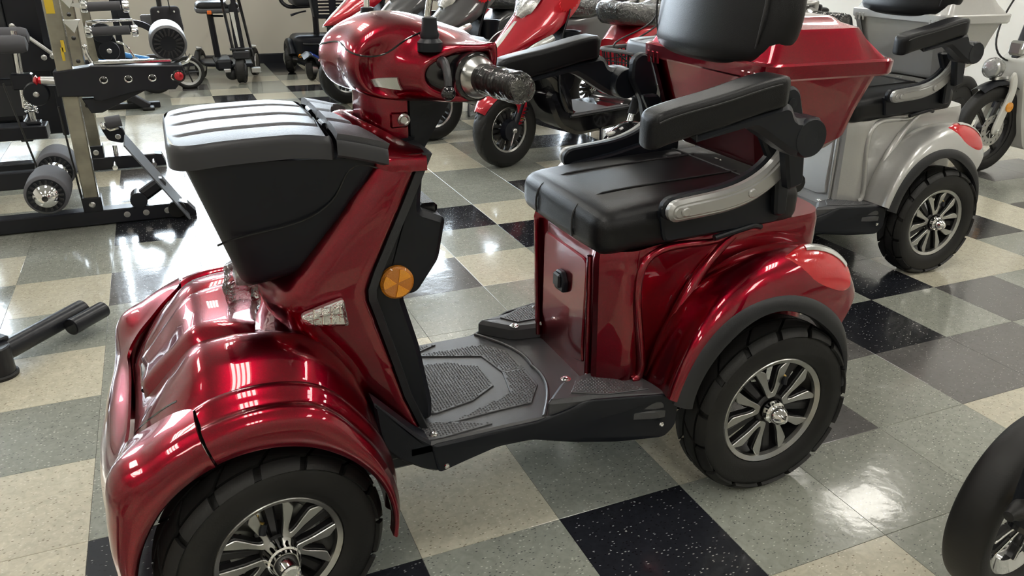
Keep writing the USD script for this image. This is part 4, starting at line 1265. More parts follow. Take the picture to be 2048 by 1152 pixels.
    for s in (-1, 1):
        br = P("arm_bracket", prism(strap(1.0), s * 0.214, s * 0.236, 0.006), "silver_bracket" if s < 0 else "silver_bracket")
        P("bracket_rib", prism(strap(0.58), s * 0.234, s * 0.2395, 0.003), "silver_bracket", parent=br)
        P("bracket_backing", prism([(x, zz - 0.0) for x, zz in strap(1.12)], s * 0.196, s * 0.215, 0.004), "black_plastic", parent=br)
        P("bracket_hanger", prism(rounded([(0.505, 0.655), (0.62, 0.672), (0.70, 0.69), (0.80, 0.70), (0.80, 0.60), (0.52, 0.590)], 0.012, 3), s * 0.176, s * 0.198, 0.004), "black_plastic", parent=br)
        for i in (1, 14, 25):
            P("bracket_bolt", lathe([(0.0, s * 0.236), (0.0095, s * 0.237), (0.0095, s * 0.2425), (0.007, s * 0.2445), (0.0, s * 0.2445)], 20, "y", (cl[i][0], 0, cl[i][2])), "silver_bracket", 30, parent=br)
        pad, seamt, arm = armrest(s)
        am = P("armrest", pad, "leather", 50)
        P("armrest_seam", seamt, "thread", parent=am)
        P("arm", arm, "black_plastic", parent=am)
        P("arm_pivot", lathe([(0.0, s * 0.268), (0.034, s * 0.269), (0.036, s * 0.273), (0.036, s * 0.345), (0.033, s * 0.352), (0.030, s * 0.352), (0.0, s * 0.350)], 36, "y", (0.700, 0, 0.815)), "black_plastic", parent=am)
        tab = prism(rounded([(0.694, 0.83), (0.694, 0.880, 0.02), (0.724, 0.893, 0.014), (0.742, 0.88), (0.772, 0.80), (0.785, 0.70), (0.750, 0.69), (0.725, 0.78)], 0.008, 4), s * 0.240, s * 0.266, 0.005)
        P("arm_lug", tab, "black_plastic", parent=am)
        P("lug_button", lathe([(0.0, s * 0.265), (0.010, s * 0.267), (0.010, s * 0.270), (0.0, s * 0.271)], 18, "y", (0.722, 0, 0.860)), "black_plastic", parent=am)
        P("arm_upright", prism(rounded([(0.700, 0.80), (0.745, 0.80), (0.795, 0.70), (0.80, 0.62), (0.77, 0.62), (0.76, 0.70)], 0.01, 3), s * 0.198, s * 0.218, 0.005), "black_plastic", parent=am)

    # backrest and rear box
    bp = rbox(0.085, 0.395, 0.240, 0.040, 22)
    v = bp.vertices
    kz = (v[:, 2] + 0.12) / 0.24
    v[:, 1] *= 0.90 + 0.14 * np.sin(np.clip(kz * 1.15 + 0.05, 0, 1) * PI) ** 0.8
    v[:, 0] += 0.10 * (v[:, 1] / 0.2) ** 2 * 0.25 + 0.03 * kz
    v[:, 0] -= 0.014 * np.clip(1 - (v[:, 1] / 0.16) ** 2, 0, 1) * (v[:, 0] < 0.02)
    bp.vertices = v + np.array([0.722, 0, 1.026])
    bk = P("backrest", bp, "leather", 60)
    for s in (-1, 1):
        P("backrest_seam", tube(smooth_path([(0.715, s * 0.150, 0.915), (0.704, s * 0.171, 0.96), (0.706, s * 0.178, 1.02), (0.722, s * 0.165, 1.09)], 18), 0.0022, 6), "thread", parent=bk)

    def slab(x0, x1, hw0, hw1, zz, r=0.03):
        return np.c_[resample(rounded([(x0, -hw0, r), (x1, -hw1, r), (x1, hw1, r), (x0, hw0, r)], r, 6), 72), np.full(72, zz)]

    tub = np.array([slab(0.785, 0.955, 0.165, 0.165, 0.690), slab(0.775, 0.970, 0.178, 0.178, 0.705), slab(0.718, 1.006, 0.203, 0.200, 0.890), slab(0.716, 1.008, 0.204, 0.201, 0.905)])
    for k in (0, 1):
        tub[k][:, 2] += (tub[k][:, 0] - 0.785) * 0.30 + 0.008
    bx = P("rear_box", ringmesh(tub), paint, 30)
    for s in (-1, 1):
        P("box_facet", hull([(0.712, s * 0.205, 0.90), (0.74, s * 0.208, 0.90), (0.772, s * 0.180, 0.71), (0.80, s * 0.183, 0.71), (0.70, s * 0.17, 0.90), (0.762, s * 0.145, 0.71)]), paint, parent=bx)
        rr_ = [bar((0.697, s * (0.15 + 0.018 * k), 0.905), (0.700, s * (0.15 + 0.018 * k), 0.878), 0.004, 0.010) for k in range(3)]
        P("latch_rib", rr_, paint, parent=bx)
    rim = np.array([slab(0.700, 1.028, 0.214, 0.212, 0.890), slab(0.697, 1.031, 0.217, 0.215, 0.894), slab(0.696, 1.032, 0.218, 0.216, 0.918), slab(0.700, 1.028, 0.214, 0.212, 0.922)])
    rm = P("box_rim", ringmesh(rim), paint, 30)
    lidr = np.array([slab(0.705, 1.022, 0.209, 0.207, 0.921), slab(0.707, 1.018, 0.208, 0.206, 0.924), slab(0.722, 0.955, 0.196, 0.190, 0.975), slab(0.724, 0.950, 0.194, 0.188, 0.981), slab(0.745, 0.935, 0.150, 0.150, 0.988, 0.02), slab(0.748, 0.930, 0.125, 0.135, 0.996, 0.02), slab(0.755, 0.925, 0.120, 0.130, 0.999, 0.02)])
    bl = P("box_lid", ringmesh(lidr), paint, 30)
    P("lid_badge", ball(1.0, (0.825, 0.0, 0.999), (0.030, 0.030, 0.007), 3), "purple_badge", parent=bl)
    return t


red = make_scooter((0.25, 0.22, 0), "red_paint", "metallic dark red four-wheeled mobility scooter with black front basket, nearest the camera")
silver = make_scooter((0.25 + 1.437, 0.22 + 0.80, 0), "silver_paint", "silver four-wheeled mobility scooter parked behind the dark red one")


# ------------------------------------------------------------------ electric mopeds (length along x, front at -x, y sideways)
def crumple(m, amp, scale, seed=1):
    m = to_tm(m).copy()
    n = m.vertex_normals
    m.vertices = m.vertices + n * ((meshkit.fbm(m.vertices * scale, 3, seed) - 0.5) * 2 * amp)[:, None]
    return m


def arc_shell(sections, n=21, t=0.004):
    """Shell through arcs: (s, z, half width, sweep back, drop) per section."""
    ph = np.linspace(-1, 1, n) * 0.5 * PI
    C = []
    for s, z, hw, back, drop in sections:
        C.append(np.stack([s + back * (1 - np.cos(ph)), hw * np.sin(ph), z - drop * (1 - np.cos(ph))], -1))
    C = np.array(C)
    k = len(sections)
    return grid(PchipInterpolator(np.linspace(0, 1, k), C)(np.linspace(0, 1, 5 * k)), t)


def make_moped(loc, rotz, paint, label, card=False):
    t = thing("moped", label, "moped", loc, rotz, "mopeds in a row behind the red scooter")
    R, Rr = 0.205, 0.128
    tr = set_wheel(t, (0, 0, R), R, Rr, 0.095, out=-1, mats=("alloy", "wheel_black"), pattern="moped", hub="cone", disc=True, valve=False, face="wheel_black")
    set_wheel(t, (1.28, 0, R), R, Rr, 0.100, out=-1, mats=("alloy", "wheel_black"), pattern="moped", hub="cone", disc=False, valve=False, face="wheel_black")
    part(t, "brake_drum", lathe([(0.0, -0.075), (0.035, -0.074), (0.055, -0.066), (0.058, -0.045), (0.060, -0.03)], 30, "y", (0, 0, R)), "black_steel")
    part(t, "brake_arm", [bar((0.0, -0.080, R + 0.005), (-0.03, -0.082, R - 0.075), 0.012, 0.008), ball(0.016, (0, -0.078, R + 0.004), sub=1)], "steel")
    # front fender with a strut down each side
    a = np.radians(np.linspace(58, 150, 26))
    rows = []
    for q, aa in enumerate(a):
        Rf = R + 0.028 + 0.012 * math.sin(q / 25 * PI)
        ph = np.linspace(-1, 1, 13)
        w = 0.066 * (0.55 + 0.45 * math.sin(min(1, (25 - q) / 10) * PI / 2))
        rows.append(np.stack([(Rf - 0.034 * np.abs(ph) ** 2.4) * math.cos(aa), w * ph, R + (Rf - 0.034 * np.abs(ph) ** 2.4) * math.sin(aa)], -1))
    fd = part(t, "front_fender", grid(np.array(rows), 0.004), paint, 60)
    for s in (-1, 1):
        part(fd, "fender_strut", prism(rounded([(-0.085, R + 0.19), (0.075, R + 0.20), (0.10, R + 0.13), (0.065, R + 0.03), (0.035, R + 0.02), (0.03, R + 0.13), (-0.02, R + 0.165)], 0.02, 4), s * 0.062, s * 0.069, 0.002), paint)
        for zz in (0.145, 0.06):
            part(fd, "fender_bolt", screw((0.062, s * 0.069, R + zz), "y", 0.009, s, 0.007), "brass", 20)
    for s in (-1, 1):
        part(t, "fork_leg", tube([(0.0, s * 0.056, R), (0.03, s * 0.056, R + 0.05), (0.16, s * 0.056, R + 0.36)], [0.016, 0.019, 0.017], 12), "black_steel")
        part(t, "fork_spring", tube([(0.045 + 0.05 * u + 0.011 * math.cos(40 * u), s * 0.076 + 0.011 * math.sin(40 * u), R + 0.02 + 0.11 * u) for u in np.linspace(0, 1, 60)], 0.003, 6), "black_steel")
    # front cowl: painted upper shell above a black nose
    part(t, "front_cowl", arc_shell([(-0.150, 0.565, 0.030, 0.05, 0.0), (-0.095, 0.620, 0.085, 0.12, 0.015), (-0.010, 0.690, 0.130, 0.15, 0.03), (0.085, 0.775, 0.160, 0.16, 0.04), (0.175, 0.865, 0.165, 0.17, 0.05), (0.255, 0.950, 0.140, 0.15, 0.06), (0.320, 1.00, 0.09, 0.12, 0.04)]), paint, 50)
    part(t, "nose_stripe", arc_shell([(-0.155, 0.555, 0.012, 0.012, 0.0), (-0.10, 0.618, 0.020, 0.012, 0.0), (-0.018, 0.692, 0.016, 0.010, 0.0), (0.06, 0.758, 0.010, 0.006, 0.0)], 9, 0.003), "white_paint" if paint != "grey_paint" else "silver_paint")
    part(t, "nose_lower", arc_shell([(-0.140, 0.560, 0.040, 0.06, 0.0), (-0.085, 0.560, 0.115, 0.16, 0.03), (-0.01, 0.545, 0.150, 0.20, 0.05), (0.09, 0.50, 0.165, 0.20, 0.06), (0.17, 0.42, 0.165, 0.16, 0.06), (0.23, 0.33, 0.160, 0.12, 0.03), (0.30, 0.25, 0.150, 0.08, 0.0)]), "gloss_black", 50)
    part(t, "leg_shield", arc_shell([(0.335, 0.285, 0.155, -0.03, 0.0), (0.285, 0.42, 0.165, -0.05, 0.0), (0.275, 0.60, 0.175, -0.06, 0.0), (0.320, 0.78, 0.175, -0.05, 0.0), (0.385, 0.92, 0.12, -0.04, 0.0)]), "black_plastic", 50)
    # headlamp and turn signals
    hl = [[(0.070 + 0.185 * v + 0.018 * (1 - math.cos(w * 1.2)) * 6 * 0.5 - 0.020 * math.sin(PI * v), w * 0.075 * math.sin(PI * (0.12 + 0.80 * v)) * 1.05, 0.785 + 0.195 * v - 0.03 * w * w + 0.016 * math.sin(PI * v)) for w in np.linspace(-1, 1, 11)] for v in np.linspace(0, 1, 14)]
    h = part(t, "headlamp", grid(np.array(hl) + (-0.004, 0, 0.002), 0.012), "reflector_silver", 50)
    hv = np.array(hl) + (-0.016, 0, 0.012)
    part(h, "headlamp_lens", grid(crumple(tm(hv.reshape(-1, 3), grid(hv).faces), 0.004, 60).vertices.reshape(hv.shape), 0.002), "clear_film", 60)
    for s in (-1, 1):
        lens = []
        for v in np.linspace(0, 1, 12):
            c = np.array([-0.055 + 0.215 * v, s * (0.110 + 0.070 * math.sin(0.5 * PI * v)), 0.560 + 0.125 * v])
            half = 0.030 * math.sin(PI * (0.06 + 0.88 * v)) ** 0.8
            lens.append([c + np.array([-0.5 * half * w, s * 0.010 * (1 - w * w), half * w]) for w in np.linspace(-1, 1, 7)])
        lens = np.array(lens)
        ts = part(t, "turn_signal", grid(lens, 0.010 * s), "reflector_silver", 50)
        rim = np.vstack([lens[:, 0], lens[::-1, -1]])
        part(ts, "signal_rim", tube(rim, 0.004, 6, close=True), "gloss_black")
        part(ts, "signal_bulb", ball(0.011, lens[3, 3] + (0, s * 0.004, 0), sub=2), "lens_amber")
        part(t, "glove_pocket", lathe([(0.052, 0.0), (0.066, 0.10), (0.070, 0.105), (0.062, 0.104), (0.048, 0.02), (0.0, 0.02)], 24, "z", (0.34, s * 0.115, 0.60)), "black_plastic")
    # handlebar
    hb = part(t, "handlebar", [tube(smooth_path([(0.43, -0.33, 1.00), (0.40, -0.20, 1.01), (0.36, -0.08, 1.0), (0.36, 0.08, 1.0), (0.40, 0.20, 1.01), (0.43, 0.33, 1.00)], 30), 0.012, 10), hull([(x, y, zz) for x, y, zz in ((0.29, -0.10, 0.98), (0.29, 0.10, 0.98), (0.40, -0.12, 1.05), (0.40, 0.12, 1.05), (0.43, -0.10, 0.98), (0.43, 0.10, 0.98))])], "gloss_black")
    for s in (-1, 1):
        part(hb, "grip", tube([(0.41, s * 0.22, 1.008), (0.43, s * 0.33, 1.0)], 0.018, 12), "rubber")
        part(hb, "brake_lever", tube(smooth_path([(0.36, s * 0.17, 1.0), (0.345, s * 0.25, 0.99), (0.37, s * 0.33, 0.985)], 10), 0.006, 8), "steel")
    if card:
        n, r = 22, 0.075
        star = [((r if k % 2 else r * 0.86) * math.cos(PI * k / n), (r if k % 2 else r * 0.86) * math.sin(PI * k / n)) for k in range(2 * n)]
        pc = part(t, "price_card", move(prism(star, -0.0015, 0.0015, 0), (0.27, -0.19, 0.875), rx=0.35), "price_tag", False, label="red starburst price card")
        part(pc, "card_string", tube([(0.27, -0.175, 0.94), (0.33, -0.12, 1.0)], 0.0015, 5), "cable")
    # footboard, underbody
    und = rounded([(0.16, 0.40), (0.27, 0.205), (0.42, 0.135), (0.86, 0.145), (1.02, 0.24), (1.05, 0.38), (0.90, 0.40), (0.83, 0.275), (0.42, 0.262), (0.36, 0.30), (0.28, 0.42)], 0.05, 6)
    part(t, "underbody", prism(und, -0.150, 0.150, 0.02), "gloss_black")
    fb = part(t, "footboard", box(0.335, 0.88, -0.170, 0.170, 0.245, 0.266, 0.008), "black_plastic")
    part(fb, "foot_mat", prism(rounded([(0.37, -0.155, 0.06), (0.84, -0.155, 0.03), (0.84, 0.155, 0.03), (0.37, 0.155, 0.06)], 0.04, 5), 0.264, 0.270, 0.002, "z"), "grey_plastic")
    # rear body, seat under its wrapping
    part(t, "rear_body", ringmesh(np.array([np.c_[np.full(40, x), resample(rounded([(-hw, z0, 0.05), (hw, z0, 0.05), (hw * 0.85, z1, 0.03), (-hw * 0.85, z1, 0.03)], 0.04, 5), 40)] for x, hw, z0, z1 in ((0.84, 0.12, 0.30, 0.62), (0.95, 0.155, 0.36, 0.69), (1.15, 0.150, 0.43, 0.70), (1.40, 0.115, 0.54, 0.72), (1.60, 0.05, 0.64, 0.74))])), paint, 40)
    st = rbox(0.80, 0.26, 0.11, 0.05, 18)
    v = st.vertices
    v[:, 2] += 0.035 * (v[:, 0] / 0.4) ** 2 + 0.03 * np.clip(v[:, 0] / 0.1, 0, 1) * (v[:, 0] > 0)
    v[:, 1] *= 1 - 0.28 * np.clip((-v[:, 0] - 0.1) / 0.3, 0, 1)
    st.vertices = v + (1.17, 0, 0.745)
    se = part(t, "seat", st, "leather", 60)
    part(se, "seat_wrap", crumple(move(st, (-1.17, 0, -0.745)).apply_scale((1.03, 1.09, 1.15)).apply_translation((1.17, 0, 0.742)), 0.012, 16, 3), "wrap_film", 60)
    part(t, "rear_fender", tube([(1.28 + 0.26 * math.cos(x), 0, R + 0.26 * math.sin(x)) for x in np.linspace(0.1, 1.9, 14)], 0.06, 12, flat=0.25), "black_plastic")
    part(t, "grab_rail", tube(smooth_path([(1.35, -0.12, 0.74), (1.58, -0.11, 0.80), (1.66, 0, 0.81), (1.58, 0.11, 0.80), (1.35, 0.12, 0.74)], 24), 0.011, 8), "steel")
    for s in (-1, 1):
        part(t, "shock", tube([(1.25, s * 0.11, 0.26), (1.33, s * 0.11, 0.55)], 0.02, 8), "black_steel")
    part(t, "kickstand", tube(smooth_path([(0.62, -0.14, 0.15), (0.55, -0.21, 0.06), (0.53, -0.24, 0.008)], 8), 0.009, 8), "black_steel")
    return t


A1 = math.radians(18)
make_moped((1.33, 2.73, 0), A1, "bright_red_paint", "glossy red electric moped with plastic-wrapped seat, right of the black-grey moped", True)
make_moped((1.16, 3.47, 0), A1 * 0.75, "grey_paint", "dark grey electric moped directly left of the nearest glossy red one", True)
make_moped((1.04, 4.16, 0), A1 * 0.7, "grey_paint", "dark grey electric moped second from the left of its row, beside the far red one")
make_moped((0.93, 4.86, 0), A1 * 0.65, "bright_red_paint", "glossy red electric moped farthest left in the row, under the far wall")


# ------------------------------------------------------------------ black delivery tricycle with basket and storage box
def make_trike(loc, rotz):
    t = thing("delivery_tricycle", "black electric tricycle with chrome fork, front basket and slim grey storage box", "tricycle", loc, rotz)
    R = 0.155
    set_wheel(t, (0, 0, R), R, 0.095, 0.075, out=-1, mats=("alloy", "wheel_black"), pattern="moped", disc=False, valve=False)
    a = np.radians(np.linspace(25, 165, 26))
    rows = [[((R + 0.03 - 0.03 * abs(p) ** 2.2) * math.cos(q), 0.055 * p, R + (R * 0 + R + 0.03 - 0.03 * abs(p) ** 2.2 - R) * 0 + (R + 0.03 - 0.03 * abs(p) ** 2.2) * math.sin(q)) for p in np.linspace(-1, 1, 13)] for q in a]
    fd = part(t, "front_fender", grid(np.array(rows), 0.003), "gloss_black", 60)
    part(fd, "fender_edge", [tube([r[k] for r in rows], 0.004, 6) for k in (0, 12)], "chrome")
    part(fd, "fender_lamp", rbox(0.05, 0.03, 0.02, 0.008, 8).apply_translation((-0.13, 0, R + 0.145)), "reflector_silver")
    for s in (-1, 1):
        part(t, "fork_tube", tube([(0.0, s * 0.055, R), (0.10, s * 0.055, 0.43)], 0.015, 12), "chrome")
        part(t, "fork_boot", tube([(0.075, s * 0.055, 0.36), (0.115, s * 0.055, 0.47)], 0.021, 12), "black_plastic")
    part(t, "fork_crown", tube(fillet([(0.10, -0.055, 0.43), (0.125, -0.055, 0.49), (0.125, 0.055, 0.49), (0.10, 0.055, 0.43)], 0.05, 8), 0.019, 12), "gloss_black")
    part(t, "steering_tube", tube([(0.12, 0, 0.46), (0.24, 0, 0.88)], 0.022, 12), "black_steel")
    part(t, "frame", [tube(smooth_path([(0.14, 0, 0.52), (0.25, 0, 0.30), (0.45, 0, 0.20), (0.95, 0, 0.20)], 20), 0.03, 10), box(0.28, 0.80, -0.16, 0.16, 0.20, 0.225), tube([(0.70, -0.12, 0.21), (0.42, -0.14, 0.32), (0.30, -0.14, 0.42)], 0.011, 8)], "black_steel")
    bk = []
    W, D, z0, z1 = 0.30, 0.22, 0.475, 0.675
    cx = 0.02
    rim = lambda f, z: [(cx - D / 2 * f, -W / 2 * f, z), (cx + D / 2 * f, -W / 2 * f, z), (cx + D / 2 * f, W / 2 * f, z), (cx - D / 2 * f, W / 2 * f, z)]
    q = part(t, "basket_rim", tube(np.vstack([fillet(rim(1.0, z1) + rim(1.0, z1)[:2], 0.05, 6)[3:-6]]), 0.010, 8, close=True), "grey_plastic")
    for k in range(9):
        f = -1 + k * 0.25
        bk.append(tube([(cx + f * D / 2, -W / 2, z1), (cx + f * D * 0.4, -W * 0.40, z0)], 0.0035, 5))
        bk.append(tube([(cx + f * D / 2, W / 2, z1), (cx + f * D * 0.4, W * 0.40, z0)], 0.0035, 5))
        bk.append(tube([(cx - D / 2, f * W / 2, z1), (cx - D * 0.4, f * W * 0.40, z0)], 0.0035, 5))
        bk.append(tube([(cx + D / 2, f * W / 2, z1), (cx + D * 0.4, f * W * 0.40, z0)], 0.0035, 5))
        bk.append(tube([(cx + f * D * 0.4, -W * 0.40, z0), (cx + f * D * 0.4, W * 0.40, z0)], 0.0035, 5))
        bk.append(tube([(cx - D * 0.4, f * W * 0.40, z0), (cx + D * 0.4, f * W * 0.40, z0)], 0.0035, 5))
    for u in (0.25, 0.5, 0.75):
        r_ = rim(1 - 0.2 * (1 - u), z0 + (z1 - z0) * u)
        bk.append(tube(r_ + r_[:1], 0.003, 5))
    part(q, "basket_wires", bk, "black_plastic", kind=None)
    for k in range(4):
        y0 = -0.12 + 0.07 * k
        part(t, "brake_cable", tube(smooth_path([(0.18, y0 * 0.4, 0.86), (0.08, y0, 0.74), (-0.03, y0 * 1.2, 0.685), (0.06, y0 * 0.8, 0.60), (0.12, 0, 0.45)], 24), 0.0045, 6), "cable")
    part(t, "handlebar", tube(smooth_path([(0.36, -0.30, 0.95), (0.28, -0.15, 0.93), (0.24, 0, 0.88), (0.28, 0.15, 0.93), (0.36, 0.30, 0.95)], 24), 0.012, 8), "black_steel")
    sb = part(t, "storage_box", ringmesh(np.array([np.c_[resample(rounded([(0.42 - f, -0.14 - f), (0.70 + f, -0.14 - f), (0.70 + f, 0.14 + f), (0.42 - f, 0.14 + f)], 0.03, 5), 48), np.full(48, z)] for f, z in ((-0.03, 0.235), (-0.02, 0.24), (0.0, 0.62), (0.002, 0.625))])), "grey_plastic", 35)
    part(sb, "storage_lid", ringmesh(np.array([np.c_[resample(rounded([(0.41 - f, -0.15 - f), (0.71 + f, -0.15 - f), (0.71 + f, 0.15 + f), (0.41 - f, 0.15 + f)], 0.03, 5), 48), np.full(48, z)] for f, z in ((0.0, 0.615), (0.004, 0.62), (0.004, 0.648), (-0.004, 0.655), (-0.03, 0.660), (-0.06, 0.661))])), "grey_plastic", 35)
    part(sb, "box_latch", box(0.525, 0.565, -0.158, -0.150, 0.590, 0.645, 0.004), "grey_plastic")
    for k in range(3):
        part(sb, "box_rib", [bar((0.46 + 0.05 * k, -0.135, 0.27), (0.455 + 0.05 * k, -0.142, 0.56), 0.008, 0.006)], "dark_plastic")
    for s in (-1, 1):
        set_wheel(t, (0.78, s * 0.24, R), R, 0.095, 0.075, out=s, pattern="moped", disc=False, valve=False)
    part(t, "saddle", move(rbox(0.34, 0.24, 0.08, 0.035, 10), (0.95, 0, 0.60)), "leather")
    part(t, "saddle_post", tube([(0.92, 0, 0.20), (0.95, 0, 0.58)], 0.02, 10), "black_steel")
    return t


make_trike((1.72, 2.10, 0), 0.30)


# ------------------------------------------------------------------ white e-bike, and the black one behind it
def make_ebike(loc, rotz, label, body="white_paint", red=False):
    t = thing("electric_bike", label, "electric bike", loc, rotz)
    R, Rr = 0.235, 0.168
    tr = part(t, "tire", move(tyre(R, Rr, 0.065, "rib", 90, 20), (0, 0, R)), "rubber", 50)
    part(tr, "rim", lathe([(Rr * 0.92, -0.018), (Rr * 1.02, -0.022), (Rr * 1.03, 0), (Rr * 1.02, 0.022), (Rr * 0.92, 0.018), (Rr * 0.90, 0), (Rr * 0.92, -0.018)], 48, "y", (0, 0, R)), "wheel_black")
    for k in range(6):
        a = k * PI / 3 + 0.2
        part(tr, "spoke", prism([(0.03 * math.cos(a - 0.4), R + 0.03 * math.sin(a - 0.4)), (0.93 * Rr * math.cos(a - 0.08), R + 0.93 * Rr * math.sin(a - 0.08)), (0.93 * Rr * math.cos(a + 0.08), R + 0.93 * Rr * math.sin(a + 0.08)), (0.03 * math.cos(a + 0.4), R + 0.03 * math.sin(a + 0.4))], -0.010, 0.010, 0.003), "wheel_black")
    dd = m3.Manifold.cylinder(0.004, 0.085, 0.085, 40) - m3.Manifold.cylinder(0.02, 0.045, 0.045, 32).translate((0, 0, -0.01))
    for a in np.linspace(0, 2 * PI, 14, endpoint=False):
        dd -= m3.Manifold.cylinder(0.02, 0.006, 0.006, 10).translate((0.068 * math.cos(a), 0.068 * math.sin(a), -0.01))
    part(tr, "brake_disc", [move(to_tm(dd), (0, -0.034, R), rx=PI / 2)] + [bar((0.018 * math.cos(a), -0.036, R + 0.018 * math.sin(a)), (0.05 * math.cos(a + 0.5), -0.036, R + 0.05 * math.sin(a + 0.5)), 0.008, 0.004) for a in np.linspace(0, 2 * PI, 6, endpoint=False)], "steel")
    part(tr, "hub", lathe([(0.0, -0.035), (0.04, -0.033), (0.04, 0.033), (0.0, 0.035)], 24, "y", (0, 0, R)), "wheel_black")
    for s in (-1, 1):
        lg = prism(rounded([(-0.022, R - 0.02, 0.02), (0.022, R - 0.025, 0.02), (0.085, R + 0.20, 0.03), (0.075, R + 0.27, 0.03), (0.04, R + 0.315, 0.03), (0.02, R + 0.28, 0.02), (0.040, R + 0.215, 0.03), (-0.02, R + 0.02, 0.01)], 0.015, 5), s * 0.042, s * 0.062, 0.006)
        part(t, "fork_leg", lg, body)
        part(t, "axle_nut", lathe([(0.0, s * 0.062), (0.011, s * 0.062), (0.011, s * 0.072), (0.0, s * 0.074)], 12, "y", (0, 0, R)), "chrome", 20)
        part(t, "side_reflector", lathe([(0.0, s * 0.061), (0.026, s * 0.061), (0.026, s * 0.068), (0.0, s * 0.070)], 24, "y", (0.052, 0, R + 0.125)), "lens_amber")
    part(t, "front_fender", grid(np.array([[((R + 0.025) * math.cos(q), 0.042 * p, R + (R + 0.025 - 0.02 * p * p) * math.sin(q)) for p in np.linspace(-1, 1, 9)] for q in np.radians(np.r_[np.linspace(-5, 60, 12), np.linspace(66, 122, 10)])]), 0.003), "black_plastic", 60)
    hl = part(t, "headlamp", lathe([(0.0, 0.055), (0.020, 0.05), (0.045, 0.0), (0.047, -0.018), (0.040, -0.026), (0.0, -0.030)], 28, "x", (-0.055, 0, R + 0.325)), "reflector_silver")
    part(hl, "lamp_film", crumple(ball(0.054, (-0.06, 0, R + 0.325), sub=3), 0.006, 40), "clear_film", 60)
    part(hl, "lamp_bracket", box(-0.05, 0.06, -0.02, 0.02, R + 0.262, R + 0.285), "chrome")
    bd = rounded([(0.075, R + 0.37, 0.02), (0.11, R + 0.40, 0.02), (0.32, R + 0.33, 0.05), (0.62, R + 0.10, 0.05), (0.62, R - 0.13, 0.04), (0.26, R - 0.13, 0.05), (0.19, R + 0.02, 0.05), (0.135, R + 0.19, 0.05)], 0.03, 6)
    q = part(t, "body", prism(bd, -0.075, 0.075, 0.014), body)
    for x, zz in ((0.13, R + 0.34), (0.14, R + 0.30), (0.16, R + 0.26), (0.30, R - 0.02), (0.325, R - 0.02)):
        part(q, "body_screw", screw((x, -0.075, zz), "y", 0.006, -1, 0.003), "steel", 20)
    part(q, "side_foot", box(0.30, 0.40, -0.11, -0.07, R - 0.17, R - 0.12, 0.01), "black_plastic")
    part(t, "stem", bar((0.10, 0, R + 0.36), (0.215, 0, R + 0.87), 0.055, 0.05, 0.012, (1, 0, 0)), "black_steel")
    part(t, "stem_latch", [box(0.065, 0.135, -0.04, 0.04, R + 0.385, R + 0.46, 0.012), tube([(0.068, -0.045, R + 0.42), (0.085, -0.05, R + 0.52)], 0.008, 8)], "steel")
    part(t, "handlebar", tube([(0.22, -0.29, R + 0.88), (0.215, 0, R + 0.865), (0.22, 0.29, R + 0.88)], 0.013, 8), "black_steel")
    part(t, "brake_cable", tube(smooth_path([(0.19, 0.06, R + 0.80), (0.05, 0.10, R + 0.55), (0.02, 0.06, R + 0.40), (0.10, 0.03, R + 0.35)], 20), 0.005, 6), "cable")
    part(t, "rear_wheel", move(tyre(R, Rr * 0.5, 0.065, "rib", 60, 16), (0.95, 0, R)), "rubber", 50)
    part(t, "saddle_post", tube([(0.58, 0, R + 0.06), (0.68, 0, R + 0.42)], 0.018, 10), "black_steel")
    sa = rbox(0.27, 0.17, 0.06, 0.028, 12)
    sa.vertices[:, 1] *= 1 - 0.45 * np.clip(-sa.vertices[:, 0] / 0.13, 0, 1)
    s_ = part(t, "saddle", move(sa, (0.70, 0, R + 0.45)), "leather", 60)
    if red:
        part(s_, "saddle_flash", move(rbox(0.10, 0.178, 0.05, 0.022, 8), (0.745, 0, R + 0.45)), "red_plastic")
    part(t, "rear_frame", tube([(0.58, 0, R), (0.95, 0, R)], 0.025, 8), body)
    return t


make_ebike((3.76, 1.72, 0), 0.0, "white electric bike with round chrome headlamp and orange fork reflector, behind the silver scooter")
make_ebike((3.62, 3.75, 0), 0.05, "white electric bike with plain black saddle, seen above the dark red scooter's box lid")


